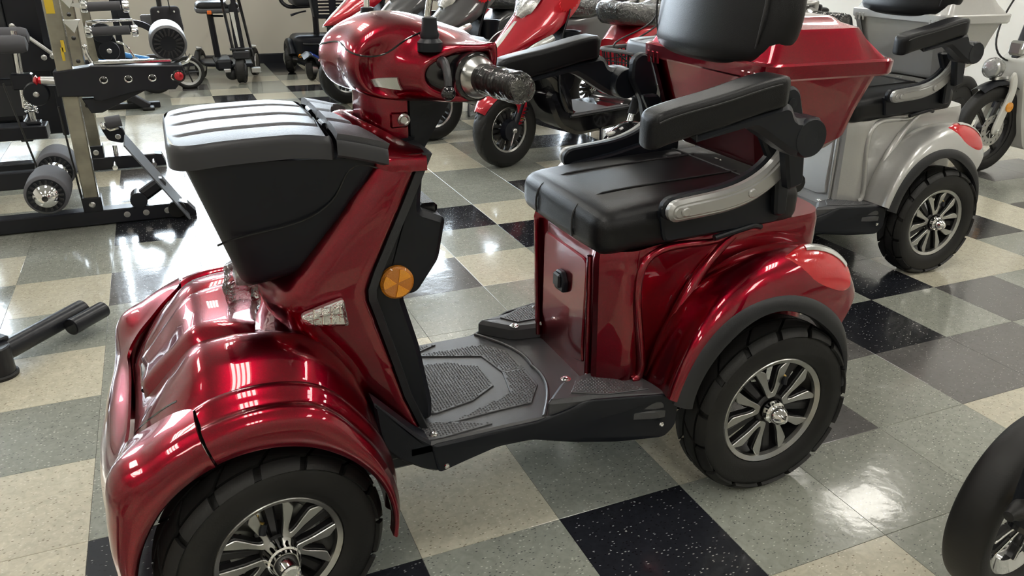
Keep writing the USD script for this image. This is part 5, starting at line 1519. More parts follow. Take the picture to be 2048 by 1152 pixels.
def make_black_bike(loc, rotz):
    t = thing("step_bike", "black electric bike with red-flashed saddle and white tube, left of the chrome headlamp", "electric bike", loc, rotz)
    for x in (0.0, 0.92):
        w = part(t, "tire", move(tyre(0.2, 0.13, 0.06, "rib", 60, 16), (x, 0, 0.2)), "rubber", 50)
        part(w, "wheel_disc", lathe([(0.0, -0.03), (0.05, -0.03), (0.06, -0.012), (0.135, -0.018), (0.135, 0.018), (0.06, 0.012), (0.05, 0.03), (0.0, 0.03)], 32, "y", (x, 0, 0.2)), "wheel_black")
    part(t, "battery_case", prism(rounded([(0.12, 0.16), (0.62, 0.16), (0.62, 0.40), (0.16, 0.46)], 0.03, 4), -0.09, 0.09, 0.015), "gloss_black")
    part(t, "frame_tube", tube([(0.08, 0, 0.58), (0.70, 0, 0.40)], 0.026, 12), "white_paint")
    part(t, "plate", move(box(-0.09, 0.09, -0.003, 0.003, -0.06, 0.06, 0.002), (0.30, -0.10, 0.36)), "white_paint")
    part(t, "plate_emblem", move(prism(rounded([(-0.03, 0.0), (0.0, 0.022), (0.03, 0.0), (0.0, -0.022)], 0.008, 3), -0.002, 0.002, 0.0005), (0.31, -0.105, 0.37)), "red_plastic")
    sa = rbox(0.30, 0.18, 0.09, 0.04, 12)
    s_ = part(t, "saddle", move(sa, (0.13, 0, 0.64)), "leather", 60)
    part(s_, "saddle_flash", move(rbox(0.10, 0.185, 0.092, 0.04, 8), (0.045, 0, 0.640)), "red_plastic")
    part(t, "saddle_post", tube([(0.15, 0, 0.42), (0.14, 0, 0.60)], 0.02, 8), "black_steel")
    part(t, "fork", tube([(0.0, 0, 0.22), (0.10, 0, 0.60)], 0.022, 8), "black_steel")
    part(t, "handlebar_post", tube([(0.86, 0, 0.30), (0.95, 0, 0.95)], 0.02, 8), "black_steel")
    return t


make_black_bike((3.45, 2.30, 0), 0.1)

# ------------------------------------------------------------------ wheel of the e-bike in the lower right corner
nb = thing("electric_bike_fork", "chrome-rimmed front wheel and black fork of an electric bike, lower right corner", "electric bike", (1.01, -0.482, 0), 0.125)
R, Rr = 0.186, 0.138
tr = part(nb, "tire", move(tyre(R, Rr * 0.98, 0.075, "rib", 140, 28), (0, 0, R)), "rubber", 50)
part(tr, "rim", lathe([(Rr * 0.80, -0.020), (Rr * 0.90, -0.026), (Rr * 0.96, -0.030), (Rr * 1.0, -0.028), (Rr * 1.02, -0.030), (Rr * 1.03, -0.02), (Rr * 1.03, 0.02), (Rr * 0.98, 0.03), (Rr * 0.88, 0.025), (Rr * 0.79, 0.0), (Rr * 0.80, -0.020)], 80, "y", (0, 0, R)), "chrome", 30)
for k in range(10):
    a = k * 2 * PI / 10 + 0.15 * (1 if k % 2 else -1)
    c, s_ = math.cos(a), math.sin(a)
    part(tr, "spoke", [bar((0.030 * c, -0.022, R + 0.030 * s_), (Rr * 0.55 * c, -0.020, R + Rr * 0.55 * s_), 0.014, 0.014, 0.003, (0, 1, 0)), bar((Rr * 0.53 * c, -0.020, R + Rr * 0.53 * s_), (Rr * 0.83 * math.cos(a + 0.10), -0.014, R + Rr * 0.83 * math.sin(a + 0.10)), 0.012, 0.016, 0.003, (0, 1, 0))], "wheel_black")
    part(tr, "spoke_edge", [bar((0.032 * c, -0.0305, R + 0.032 * s_), (Rr * 0.55 * c, -0.0285, R + Rr * 0.55 * s_), 0.0045, 0.003, 0.001, (0, 1, 0)), bar((Rr * 0.55 * c, -0.0285, R + Rr * 0.55 * s_), (Rr * 0.83 * math.cos(a + 0.10), -0.0235, R + Rr * 0.83 * math.sin(a + 0.10)), 0.0045, 0.003, 0.001, (0, 1, 0))], "chrome")
part(tr, "hub", lathe([(0.0, -0.062), (0.018, -0.06), (0.020, -0.052), (0.034, -0.050), (0.034, -0.044), (0.026, -0.040), (0.026, 0.04), (0.034, 0.05), (0.0, 0.055)], 36, "y", (0, 0, R)), "chrome", 30)
part(nb, "axle", tube([(-0.155, -0.065, R + 0.100), (0.0, -0.058, R)], 0.010, 12), "brass")
fk = part(nb, "fork_leg", tube([(-0.185, -0.085, R + 0.095), (-0.180, -0.085, R + 0.13), (-0.160, -0.085, R + 0.62)], [0.027, 0.029, 0.029], 20), "black_plastic")
part(fk, "fork_cap", tube([(-0.187, -0.085, R + 0.085), (-0.184, -0.085, R + 0.11)], 0.024, 16), "gloss_black")
part(fk, "reflector_mount", lathe([(0.012, 0.0), (0.016, -0.012), (0.014, -0.03), (0.011, -0.034), (0.008, -0.05), (0.0, -0.052)], 16, "x", (-0.205, -0.085, R + 0.135)), "rubber")


# ------------------------------------------------------------------ gym equipment along the left
def bolt(parent, at, axis="y", out=-1, r=0.010):
    return part(parent, "bolt", screw(at, axis, r, out, 0.007), "steel", 20)


def foam_roller(parent, name, x, z, y0, y1, r, cap="black_plastic", mat_="foam"):
    q = part(parent, name, lathe([(r * 0.55, y0 + 0.004), (r * 0.86, y0), (r * 0.97, y0 + 0.008), (r, y0 + 0.02), (r * 1.02, (y0 + y1) / 2), (r, y1 - 0.02), (r * 0.9, y1), (r * 0.5, y1)], 40, "y", (x, 0, z)), mat_, 40)
    ring = [lathe([(0.0, y0 + 0.002), (r * 0.84, y0 - 0.001), (r * 0.84, y0 + 0.006), (0.0, y0 + 0.01)], 40, "y", (x, 0, z))]
    part(q, "end_cap", ring, cap)
    for k in range(18):
        a = k * 2 * PI / 18
        c, s = math.cos(a), math.sin(a)
        part(q, "cap_rib", bar((x + r * 0.42 * c, y0 - 0.003, z + r * 0.42 * s), (x + r * 0.78 * c, y0 - 0.003, z + r * 0.78 * s), r * 0.10, 0.005, 0.001, (0, 1, 0)), "dark_plastic")
    return q


g = thing("leg_machine", "black leg exercise machine with film-wrapped post, foam rollers and tilted foot plate", "exercise machine", (-0.685, 2.45, 0))
O_ = (0.685, -2.45, 0)


def G(name, m, material, smooth=35, parent=g, **k):
    return part(parent, name, move(m, O_), material, smooth, **k)


rail = G("base_rail", box(-2.6, -0.33, 2.415, 2.485, 0.004, 0.066, 0.004), "black_steel")
G("rail_end", prism([(-0.335, 0.004), (-0.335, 0.066), (-0.315, 0.060), (-0.285, 0.02), (-0.285, 0.004)], 2.418, 2.482, 0.002), "black_steel", parent=rail)
for x in (-0.56, -0.485, -0.40):
    G("rail_hole", lathe([(0.0, 2.414), (0.011, 2.4135), (0.013, 2.4145), (0.0, 2.416)], 16, "y", (x, 0, 0.038)), "steel", parent=rail)
post = G("post", box(-0.712, -0.655, 2.422, 2.478, 0.06, 1.75, 0.004), "acrylic_dusty")
G("post_foot", [box(-0.72, -0.647, 2.414, 2.486, 0.062, 0.125, 0.003)], "black_steel", parent=post)
part(post, "foot_bolt", move(screw((-0.684, 2.414, 0.095), "y", 0.013, -1, 0.006), O_), "steel", 20)
for x, zz, w, h in ((-0.690, 0.885, 0.03, 0.06), (-0.672, 0.735, 0.012, 0.045), (-0.678, 0.705, 0.01, 0.05)):
    G("yellow_label", box(x - w / 2, x + w / 2, 2.4205, 2.4225, zz - h / 2, zz + h / 2, 0.0005), "yellow", parent=post)
beam = G("seat_beam", prism([(-0.59, 0.660), (-0.252, 0.648), (-0.244, 0.606), (-0.292, 0.553), (-0.43, 0.553), (-0.575, 0.52), (-0.60, 0.525), (-0.60, 0.54), (-0.725, 0.545), (-0.725, 0.640), (-0.60, 0.655)], 2.405, 2.495, 0.004), "black_steel")
G("beam_gusset", prism([(-0.60, 0.530), (-0.44, 0.550), (-0.40, 0.553), (-0.58, 0.47), (-0.62, 0.47), (-0.645, 0.53)], 2.43, 2.47, 0.003), "black_steel", parent=beam)
for x in (-0.552, -0.462, -0.373, -0.288):
    G("beam_hole", lathe([(0.0, 2.406), (0.0135, 2.4035), (0.0150, 2.4045), (0.0, 2.408)], 24, "y", (x, 0, 0.602)), "chrome", parent=beam)
    G("hole_core", lathe([(0.0, 2.4025), (0.0115, 2.4028), (0.0, 2.404)], 20, "y", (x + 0.001, 0, 0.605)), "gloss_black", parent=beam)
G("beam_knob", lathe([(0.0, 2.394), (0.014, 2.395), (0.019, 2.399), (0.021, 2.404), (0.0, 2.406)], 28, "y", (-0.272, 0, 0.606)), "red_gloss", parent=beam)
G("knob_ring", lathe([(0.020, 2.398), (0.025, 2.400), (0.025, 2.405), (0.0, 2.405)], 28, "y", (-0.272, 0, 0.606)), "gloss_black", parent=beam)
G("chrome_strip", box(-0.580, -0.29, 2.43, 2.47, 0.657, 0.672, 0.004), "chrome", parent=beam)
G("strip_stop", [tube([(-0.585, 2.45, 0.665), (-0.597, 2.45, 0.70), (-0.600, 2.45, 0.725)], 0.007, 8), ball(0.009, (-0.600, 2.45, 0.727), sub=1)], "chrome", parent=beam)
G("strip_stop", tube([(-0.255, 2.45, 0.648), (-0.232, 2.45, 0.655), (-0.212, 2.45, 0.685)], 0.007, 8), "chrome", parent=beam)
G("adjust_pin", [tube([(-0.725, 2.45, 0.600), (-0.775, 2.45, 0.603)], 0.018, 12)], "steel", parent=beam)
G("pin_knob", lathe([(0.0, -0.805), (0.016, -0.80), (0.024, -0.79), (0.016, -0.785), (0.020, -0.775), (0.0, -0.772)], 9, "x", (0, 2.45, 0.603)), "red_gloss", parent=beam)
rl = foam_roller(g, "upper_roller", -0.292 + 0.685, 0.730, 2.44 - 2.45, 2.76 - 2.45, 0.072, mat_="grey_plastic")
arm = G("roller_arm", [box(-1.6, -0.80, 2.36, 2.40, 0.20, 0.27, 0.004), tube([(-0.815, 2.20, 0.195), (-0.815, 2.84, 0.215)], 0.014, 10)], "black_steel")
for y0, y1 in ((2.215, 2.42), (2.60, 2.80)):
    foam_roller(g, "lower_roller", -0.815 + 0.685, 0.205, y0 - 2.45, y1 - 2.45, 0.078)
G("roller_end", lathe([(0.0, 2.172), (0.012, 2.173), (0.030, 2.182), (0.044, 2.198), (0.048, 2.212), (0.048, 2.218), (0.0, 2.22)], 36, "y", (-0.815, 0, 0.205)), "chrome")
G("roller_spacer", lathe([(0.02, 2.46), (0.050, 2.472), (0.058, 2.52), (0.050, 2.575), (0.02, 2.60)], 36, "y", (-0.815, 0, 0.205)), "chrome")
G("end_plug", lathe([(0.0, 2.168), (0.011, 2.169), (0.011, 2.176), (0.0, 2.177)], 16, "y", (-0.815, 0, 0.205)), "gloss_black")
G("rear_plug", lathe([(0.0, 2.80), (0.060, 2.80), (0.064, 2.83), (0.055, 2.85), (0.0, 2.85)], 32, "y", (-0.815, 0, 0.205)), "gloss_black")
fp0, fp1 = np.array([-0.522, 0.348]), np.array([-0.318, 0.008])
fd = (fp1 - fp0) / np.linalg.norm(fp1 - fp0)
fn = np.array([fd[1], -fd[0]])
pl = [fp0, fp1, fp1 - fn * 0.006, fp0 - fn * 0.006]
foot_plate = G("foot_plate", prism(pl, 2.34, 2.56, 0.001), "plate_metal")
dm = []
for i in range(15):
    for j in range(7):
        c = fp0 + fd * (0.025 + 0.025 * i) + fn * 0.0005
        yy = 2.362 + 0.029 * j + 0.014 * (i % 2)
        dm.append(move(hull([(-0.006, 0, 0), (0.006, 0, 0), (0, -0.0022, 0), (0, 0.0022, 0), (0, 0, 0.0018)]), (0, 0, 0), rz=(0.7 if (i + j) % 2 else -0.7)).apply_transform(np.array([[fd[0], 0, fn[0], c[0]], [0, 1, 0, yy], [fd[1], 0, fn[1], c[1]], [0, 0, 0, 1]])))
G("plate_studs", dm, "steel", False, parent=foot_plate, kind=None)
G("plate_slot", [prism([fp0 + fd * a + fn * 0.0008, fp0 + fd * (a + 0.07) + fn * 0.0008, fp0 + fd * (a + 0.07) + fn * 0.0004, fp0 + fd * a + fn * 0.0004], 2.44, 2.46, 0) for a in (0.012, 0.31)], "gloss_black", False, parent=foot_plate)
G("plate_arm", [bar((-0.505, 2.45, 0.095), (-0.395, 2.45, 0.165), 0.055, 0.05, 0.012), tube([(-0.505, 2.41, 0.095), (-0.505, 2.49, 0.095)], 0.034, 20)], "black_steel", parent=foot_plate)
G("rail_wheel", tube([(-0.36, 2.40, 0.042), (-0.36, 2.418, 0.042)], 0.036, 24), "rubber", parent=foot_plate)
G("lifting_cable", [tube([(-0.905, 2.45, 0.60), (-0.83, 2.45, 0.07)], 0.004, 6), tube([(-0.735, 2.45, 0.50), (-0.72, 2.45, 0.07)], 0.004, 6)], "cable")
pul = G("pulley", lathe([(0.0, 2.43), (0.042, 2.432), (0.046, 2.437), (0.038, 2.445), (0.038, 2.455), (0.046, 2.463), (0.042, 2.468), (0.0, 2.47)], 32, "y", (-0.800, 0, 0.555)), "black_plastic")
G("pulley_bolt", screw((-0.800, 2.43, 0.555), "y", 0.011, -1, 0.006), "steel", 20, parent=pul)

# second machine behind: cable tower with handles, pulleys and a low rail with weight pegs
g2 = thing("cable_tower", "black cable tower with punched post, twin pulleys and two foam-gripped chrome handles", "exercise machine", (-0.71, 3.40, 0))
P2 = (0.71, -3.40, 0)
G2 = lambda name, m, material, smooth=35, parent=g2, **k: part(parent, name, move(m, P2), material, smooth, **k)
po = G2("post", box(-0.738, -0.682, 3.37, 3.43, 0.06, 1.75, 0.004), "acrylic_dusty")
G2("second_post", box(-0.665, -0.625, 3.50, 3.54, 0.30, 1.7, 0.004), "acrylic_dusty")
for zz in (0.34, 0.45, 0.56, 0.67, 0.78):
    G2("post_hole", lathe([(0.0, 3.3695), (0.010, 3.369), (0.0, 3.371)], 16, "y", (-0.708, 0, zz)), "gloss_black", parent=po)
G2("post_foot", box(-0.745, -0.675, 3.362, 3.438, 0.06, 0.135, 0.003), "black_steel", parent=po)
G2("foot_bolt", screw((-0.71, 3.362, 0.10), "y", 0.014, -1, 0.006), "steel", 20, parent=po)
rl2 = G2("low_rail", box(-1.6, -0.43, 3.36, 3.44, 0.006, 0.072, 0.004), "black_steel")
G2("rail_nose", prism([(-0.435, 0.006), (-0.435, 0.072), (-0.40, 0.066), (-0.385, 0.02), (-0.385, 0.006)], 3.362, 3.438, 0.002), "black_steel", parent=rl2)
for x in (-0.63, -0.445):
    G2("weight_peg", tube([(x, 3.37, 0.045), (x + 0.004, 3.23, 0.045)], 0.013, 14), "chrome", parent=rl2)
G2("upper_peg", tube([(-0.62, 3.40, 0.07), (-0.62, 3.40, 0.125)], 0.012, 12), "chrome", parent=rl2)
pb = G2("pulley_bracket", prism(rounded([(-0.625, 0.73), (-0.555, 0.73), (-0.52, 0.64), (-0.535, 0.56), (-0.62, 0.56)], 0.02, 4), 3.39, 3.41, 0.003), "black_plastic")
for zz, x in ((0.69, -0.578), (0.605, -0.560)):
    pq = G2("pulley", lathe([(0.0, 3.36), (0.046, 3.362), (0.048, 3.367), (0.040, 3.375), (0.048, 3.388), (0.0, 3.39)], 32, "y", (x, 0, zz)), "black_plastic")
    G2("pulley_bolt", screw((x, 3.36, zz), "y", 0.012, -1, 0.006), "steel", 20, parent=pq)
G2("snap_hook", [tube(smooth_path([(-0.52, 3.37, 0.645), (-0.49, 3.36, 0.635), (-0.47, 3.36, 0.61), (-0.45, 3.36, 0.565)], 12), 0.006, 8), tube([(-0.45 + 0.016 * math.cos(a), 3.36, 0.55 + 0.02 * math.sin(a)) for a in np.linspace(0, 2 * PI, 16, endpoint=False)], 0.004, 6, close=True)], "chrome")
lr = G2("leg_roller", tube([(-0.635, 3.30, 0.262), (-0.565, 3.31, 0.268)], 0.030, 20), "foam")
G2("roller_clamp", [ball(0.018, (-0.645, 3.30, 0.245), sub=1), tube([(-0.66, 3.30, 0.26), (-0.62, 3.30, 0.225), (-0.58, 3.30, 0.232)], 0.008, 8)], "chrome", parent=lr)
G2("roller_bracket", prism(rounded([(-0.665, 0.232), (-0.57, 0.232), (-0.555, 0.19), (-0.57, 0.145), (-0.64, 0.165)], 0.014, 4), 3.33, 3.37, 0.003), "black_steel")
G2("bracket_bolt", screw((-0.592, 3.33, 0.182), "y", 0.014, -1, 0.006), "steel", 20)
G2("film_flap", hull([(-0.70, 3.36, 0.83), (-0.60, 3.34, 0.84), (-0.62, 3.35, 0.80), (-0.70, 3.36, 0.82)]), "white_paint")

for k, zz in enumerate((0.855, 0.755)):
    h = thing("row_handle", "%s chrome cable handle with black foam grip, on the film-wrapped tower" % ("upper", "lower")[k], "cable handle", (-0.60, 2.75, zz), group=None)
    x1 = 0.16 + 0.02 * k
    part(h, "grip", tube([(0.015, 0, 0), (x1 - 0.015, 0, 0.004)], 0.019, 16), "foam")
    for x in (0.0, x1):
        part(h, "end_disc", lathe([(0.0, x - 0.008), (0.021, x - 0.008), (0.024, x - 0.004), (0.024, x + 0.012), (0.019, x + 0.018), (0.0, x + 0.018)], 20, "x"), "chrome")
    part(h, "bow", [tube([(0.0, 0.0, 0.018), (0.0, 0.035, 0.038), (x1, 0.035, 0.042), (x1 + 0.006, 0, 0.02)], 0.006, 8)], "chrome")
    part(h, "wedge", prism([(-0.09, 0.05), (-0.02, 0.05), (-0.05, -0.005)], 0.0, 0.02, 0.002), "white_paint")

# weight stack with shroud, far left
g3 = thing("weight_stack", "tall black weight stack tower with bolted side plates, far left edge", "exercise machine", (-1.10, 3.75, 0))
P3 = (1.10, -3.75, 0)
G3 = lambda name, m, material, smooth=35, parent=g3, **k: part(parent, name, move(m, P3), material, smooth, **k)
sp = G3("side_plate", box(-1.03, -0.86, 3.72, 3.76, 0.14, 1.7, 0.004), "black_steel")
G3("front_plate", box(-1.36, -1.03, 3.70, 3.73, 0.25, 1.7, 0.004), "dark_plastic")
G3("edge_bar", box(-0.875, -0.845, 3.66, 3.72, 0.14, 1.7, 0.003), "black_steel", parent=sp)
G3("gusset", prism([(-0.98, 0.70), (-0.82, 0.565), (-0.80, 0.52), (-0.86, 0.49), (-0.99, 0.49)], 3.60, 3.63, 0.003), "black_steel", parent=sp)
G3("brace_rod", tube([(-0.985, 3.57, 0.715), (-0.835, 3.57, 0.575)], 0.010, 8), "steel", parent=sp)
for x, zz in ((-0.985, 0.715), (-0.835, 0.565), (-0.875, 0.56), (-1.07, 0.78), (-0.965, 0.42), (-1.02, 0.63), (-0.90, 0.43)):
    G3("plate_bolt", screw((x, 3.565 if zz < 0.75 else 3.70, zz), "y", 0.014, -1, 0.008), "steel", 20, parent=sp)
for k in range(9):
    G3("weight_plate", box(-1.33, -1.06, 3.78, 3.98, 0.16 + 0.052 * k, 0.206 + 0.052 * k, 0.004), "black_steel")
for x in (-0.79, -0.775):
    G3("guide_rod", tube([(x, 3.6 if x < -0.78 else 3.7, 0.36), (x, 3.6 if x < -0.78 else 3.7, 1.3)], 0.012, 10), "steel")
frail = G3("cross_rail", box(-2.0, -0.60, 5.02, 5.10, 0.095, 0.165, 0.004), "black_steel")
G3("rail_foot", bar((-0.62, 5.06, 0.135), (-0.455, 5.06, 0.02), 0.075, 0.055, 0.006), "black_steel", parent=frail)
G3("foot_pad", box(-0.50, -0.42, 5.01, 5.11, 0.0, 0.022, 0.005), "rubber", parent=frail)
G3("depth_rail", box(-1.10, -1.04, 3.80, 5.04, 0.09, 0.15, 0.004), "black_steel", parent=frail)
for x in (-1.24, -1.08, -0.70):
    G3("rail_bolt", screw((x, 5.02, 0.130), "y", 0.016, -1, 0.010), "steel", 20, parent=frail)

# spring-loaded seat slide at the left edge
g4 = thing("spring_carriage", "chrome spring rod with twin black foam pads on a black block, left edge", "exercise machine", (-0.90, 2.95, 0))
part(g4, "rod", tube([(-0.02, 0, 0.42), (0.0, 0, 0.75)], 0.013, 14), "chrome")
part(g4, "rod_lower", tube([(0.0, 0, 0.345), (-0.005, 0, 0.55)], 0.012, 14), "chrome")
u = np.linspace(0, 1, 140)
part(g4, "spring", tube(np.stack([0.023 * np.cos(u * 2 * PI * 6.5), 0.023 * np.sin(u * 2 * PI * 6.5), 0.395 + 0.095 * u], 1), 0.0045, 8), "chrome")
part(g4, "collar", [box(-0.05, 0.035, -0.03, 0.03, 0.50, 0.57, 0.006), box(-0.20, -0.04, -0.02, 0.02, 0.52, 0.55, 0.004)], "black_steel")
part(g4, "block", [box(-0.30, 0.05, -0.06, 0.06, 0.285, 0.345, 0.004), box(-0.03, 0.03, -0.03, 0.03, 0.345, 0.36, 0.004), box(-0.30, -0.24, -0.05, 0.05, 0.0, 0.29, 0.004)], "black_steel")
for y, z in ((-0.03, 0.695), (0.07, 0.72)):
    part(g4, "foam_pad", lathe([(0.0, -0.22), (0.036, -0.215), (0.038, -0.19), (0.038, 0.02), (0.030, 0.042), (0.0, 0.05)], 28, "x", (0.0, y, z)), "foam", 50)

# press-machine foot in the foreground left
g5 = thing("press_foot", "black press machine foot with two short round tubes, lower left", "exercise machine", (-0.87, 1.13, 0))
part(g5, "base_pad", lathe([(0.0, 0.0), (0.046, 0.0), (0.047, 0.008), (0.042, 0.012), (0.0, 0.012)], 32, "z"), "rubber")
part(g5, "sleeve", lathe([(0.0, 0.010), (0.040, 0.011), (0.040, 0.088), (0.037, 0.092), (0.0, 0.092)], 36, "z"), "black_steel", 30)
part(g5, "cap_bolt", [lathe([(0.0, 0.092), (0.022, 0.093), (0.022, 0.096), (0.0, 0.096)], 24, "z", (-0.006, 0, 0)), lathe([(0.0, 0.096), (0.013, 0.096), (0.012, 0.105), (0.0, 0.106)], 6, "z", (-0.006, 0, 0))], "steel", 20)
d_ = np.array([0.205, 0.255, 0.0])
part(g5, "long_tube", tube([(0.01, 0.01, 0.062), tuple(d_ * 0.98 + (0, 0, 0.062))], 0.0285, 28), "black_steel", 40)
nn = np.array([d_[1], -d_[0], 0]) / np.linalg.norm(d_)
o = nn * 0.052
ring = [tube([tuple(d_ * 0.66 + o + (0, 0, 0.055)), tuple(d_ * 1.06 + o + (0, 0, 0.055))], 0.0255, 28, cap=False), tube([tuple(d_ * 0.66 + o + (0, 0, 0.055)), tuple(d_ * 0.85 + o + (0, 0, 0.055))], 0.0225, 28, cap=True), tube([tuple(d_ * 0.85 + o + (0, 0, 0.055)), tuple(d_ * 1.06 + o + (0, 0, 0.055))], 0.0254, 28)]
part(g5, "short_tube", tube([tuple(d_ * 0.66 + o + (0, 0, 0.055)), tuple(d_ * 1.06 + o + (0, 0, 0.055))], 0.0255, 28), "black_steel", 40)
part(g5, "tube_mouth", tube([tuple(d_ * 0.652 + o + (0, 0, 0.055)), tuple(d_ * 0.661 + o + (0, 0, 0.055))], 0.0225, 28), "gloss_black", 40)
part(g5, "flat_bar", bar((0.02, 0.02, 0.075), (-0.24, 0.30, 0.085), 0.045, 0.055, 0.004), "black_steel")

# punch-bag style fabric pouch and the curved bench arm behind the tower
bag = thing("fabric_bag", "black fabric bag with snap studs hanging before the beige wall", "bag", (-0.245, 5.6, 0.40))
b_ = rbox(0.215, 0.09, 0.20, 0.03, 14)
b_.vertices[:, 0] *= 1 + 0.10 * (-b_.vertices[:, 2] / 0.1) * 0.5
b_.vertices += (0, 0, 0.16)
part(bag, "pouch", crumple(b_, 0.008, 14, 8), "fabric", 60)
part(bag, "side_tab", crumple(move(rbox(0.09, 0.03, 0.075, 0.012, 8), (-0.135, 0, 0.165)), 0.004, 20), "grey_plastic", 60)
for x in (-0.05, 0.06):
    part(bag, "stud", lathe([(0.0, -0.056), (0.008, -0.055), (0.009, -0.048), (0.0, -0.045)], 14, "y", (x, 0, 0.225)), "chrome")
part(bag, "hanger", [tube([(-0.035, 0, 0.26), (-0.035, 0, 0.55)], 0.018, 8), tube([(0.02, -0.05, 0.50), (0.035, -0.052, 0.20)], 0.004, 6)], "cable")
part(bag, "cord", tube(smooth_path([(0.08, 0, 0.06), (0.10, 0, -0.10), (0.09, 0.02, -0.25)], 10), 0.003, 6), "cable")

bn = thing("bench_arm", "black slanted bench plate with curved arm, before the beige wall left of the bag", "exercise machine", (-0.48, 5.15, 0))
part(bn, "slant_plate", prism(rounded([(-0.10, 0.86), (-0.04, 0.86), (0.012, 0.545), (-0.005, 0.525), (-0.045, 0.53), (-0.075, 0.60)], 0.012, 4), -0.02, 0.02, 0.004), "black_steel")
ca = [(0.0 + 0.20 * math.sin(a), 0.0, 0.40 + 0.205 * math.cos(a)) for a in np.linspace(-0.25, 1.25, 18)]
part(bn, "curved_arm", prism([(x, z) for x, _, z in ca] + [(x * 0.80, 0.40 + (z - 0.40) * 0.80) for x, _, z in ca[::-1]], -0.015, 0.015, 0.003), "black_steel")
part(bn, "pivot", lathe([(0.0, -0.03), (0.03, -0.029), (0.03, 0.029), (0.0, 0.03)], 24, "y", (-0.07, 0, 0.80)), "steel")
for x, z in ((-0.055, 0.70), (0.0, 0.54)):
    part(bn, "plate_bolt", screw((x, -0.02, z), "y", 0.009, -1, 0.006), "steel", 20)
part(bn, "upright", box(-0.115, -0.075, -0.02, 0.02, 0.0, 0.86), "black_steel")
part(bn, "foot", box(-0.25, 0.10, -0.03, 0.03, 0.0, 0.04), "black_steel")

kb = thing("kids_bike", "blue and black balance bike lying low behind the film-wrapped tower", "balance bike", (-0.55, 5.75, 0))
for x in (-0.05, 0.16):
    w = part(kb, "tire", move(tyre(0.15, 0.105, 0.05, "knob", 60, 14), (x, 0, 0.15)), "rubber", 50)
    part(w, "wheel_disc", lathe([(0.0, -0.03), (0.03, -0.03), (0.035, -0.010), (0.11, -0.014), (0.11, 0.014), (0.035, 0.010), (0.0, 0.03)], 32, "y", (x, 0, 0.15)), "gloss_black")
part(kb, "frame_tube", [tube([(-0.22, -0.03, 0.35), (0.14, -0.03, 0.265)], 0.020, 10), tube([(-0.22, -0.03, 0.27), (0.02, -0.03, 0.22)], 0.018, 10)], "sky_blue")
part(kb, "handle_post", tube([(-0.20, 0, 0.15), (-0.24, 0, 0.42)], 0.016, 8), "black_steel")
part(kb, "reflector", hull([(-0.27, -0.05, 0.30), (-0.24, -0.05, 0.30), (-0.25, -0.05, 0.36), (-0.255, -0.03, 0.30)]), "orange")
part(kb, "pedal_cage", [bar((0.22, -0.05, 0.30), (0.34, -0.05, 0.31), 0.01, 0.008), bar((0.34, -0.05, 0.31), (0.33, -0.05, 0.23), 0.01, 0.008), bar((0.33, -0.05, 0.23), (0.22, -0.05, 0.22), 0.01, 0.008)], "black_steel")

lw = thing("spinning_bike", "low black exercise bike frame with bare spoked wheel, beyond the beam's red knob", "exercise bike", (-0.14, 5.9, 0))
w = part(lw, "tire", move(tyre(0.13, 0.10, 0.04, "rib", 60, 14), (0, 0, 0.13), rz=0), "rubber", 50)
part(w, "rim", lathe([(0.085, -0.012), (0.104, -0.016), (0.104, 0.016), (0.085, 0.012), (0.085, -0.012)], 40, "y", (0, 0, 0.13)), "steel")
part(w, "spoke", [bar((0, 0, 0.13), (0.09 * math.cos(a), 0, 0.13 + 0.09 * math.sin(a)), 0.012, 0.01) for a in np.linspace(0, 2 * PI, 6)[:-1]], "wheel_black")
part(lw, "stand", [box(-0.35, -0.02, 0.04, 0.07, 0.12, 0.21, 0.006), box(-0.35, -0.29, 0.03, 0.08, 0, 0.14, 0.004), box(-0.06, 0.06, 0.025, 0.06, 0, 0.02, 0.004)], "black_steel")

# ------------------------------------------------------------------ folding scooters before the back wall
fs = thing("folding_scooter", "black folding three-wheeled scooter with saddle post and tall twin-tube stem", "folding scooter", (0.29, 6.05, 0))
FW = 0.105
fw = part(fs, "tire", move(tyre(FW, 0.06, 0.075, "rib", 60, 18), (0, 0, 0), rz=1.35).apply_translation((0.0, 0, FW)), "rubber", 50)
part(fw, "hub_motor", move(lathe([(0.0, -0.05), (0.05, -0.048), (0.062, -0.03), (0.062, 0.03), (0.05, 0.048), (0.0, 0.05)], 28, "y"), rz=1.35).apply_translation((0.0, 0, FW)), "dark_plastic")
part(fs, "motor_pod", ball(0.055, (-0.075, 0.03, 0.075), (1, 1, 0.9), 2), "dark_plastic")
st = part(fs, "stem", prism(rounded([(-0.028, 0.20), (0.055, 0.20), (-0.005, 0.95), (-0.055, 0.95)], 0.01, 3), -0.02, 0.02, 0.005), "black_steel")
for x0, x1 in ((-0.062, -0.115), (0.085, 0.012)):
    part(st, "stem_tube", tube([(x0 + 0.02, -0.01, 0.22), (x1, -0.01, 0.90)], 0.012, 10), "gloss_black")
part(st, "stem_strip", prism([(-0.005, 0.30), (0.012, 0.30), (-0.008, 0.58), (-0.040, 0.58), (-0.018, 0.40)], -0.026, -0.02, 0.001), "white_paint")
part(st, "stem_lamp", lathe([(0.0, -0.045), (0.02, -0.043), (0.025, -0.02), (0.0, -0.018)], 20, "y", (-0.045, 0, 0.66)), "reflector_silver")
part(st, "fold_joint", [box(-0.055, 0.085, -0.05, 0.03, 0.20, 0.27, 0.012), tube([(-0.075, -0.03, 0.285), (0.10, -0.03, 0.285)], 0.010, 8)], "dark_plastic")
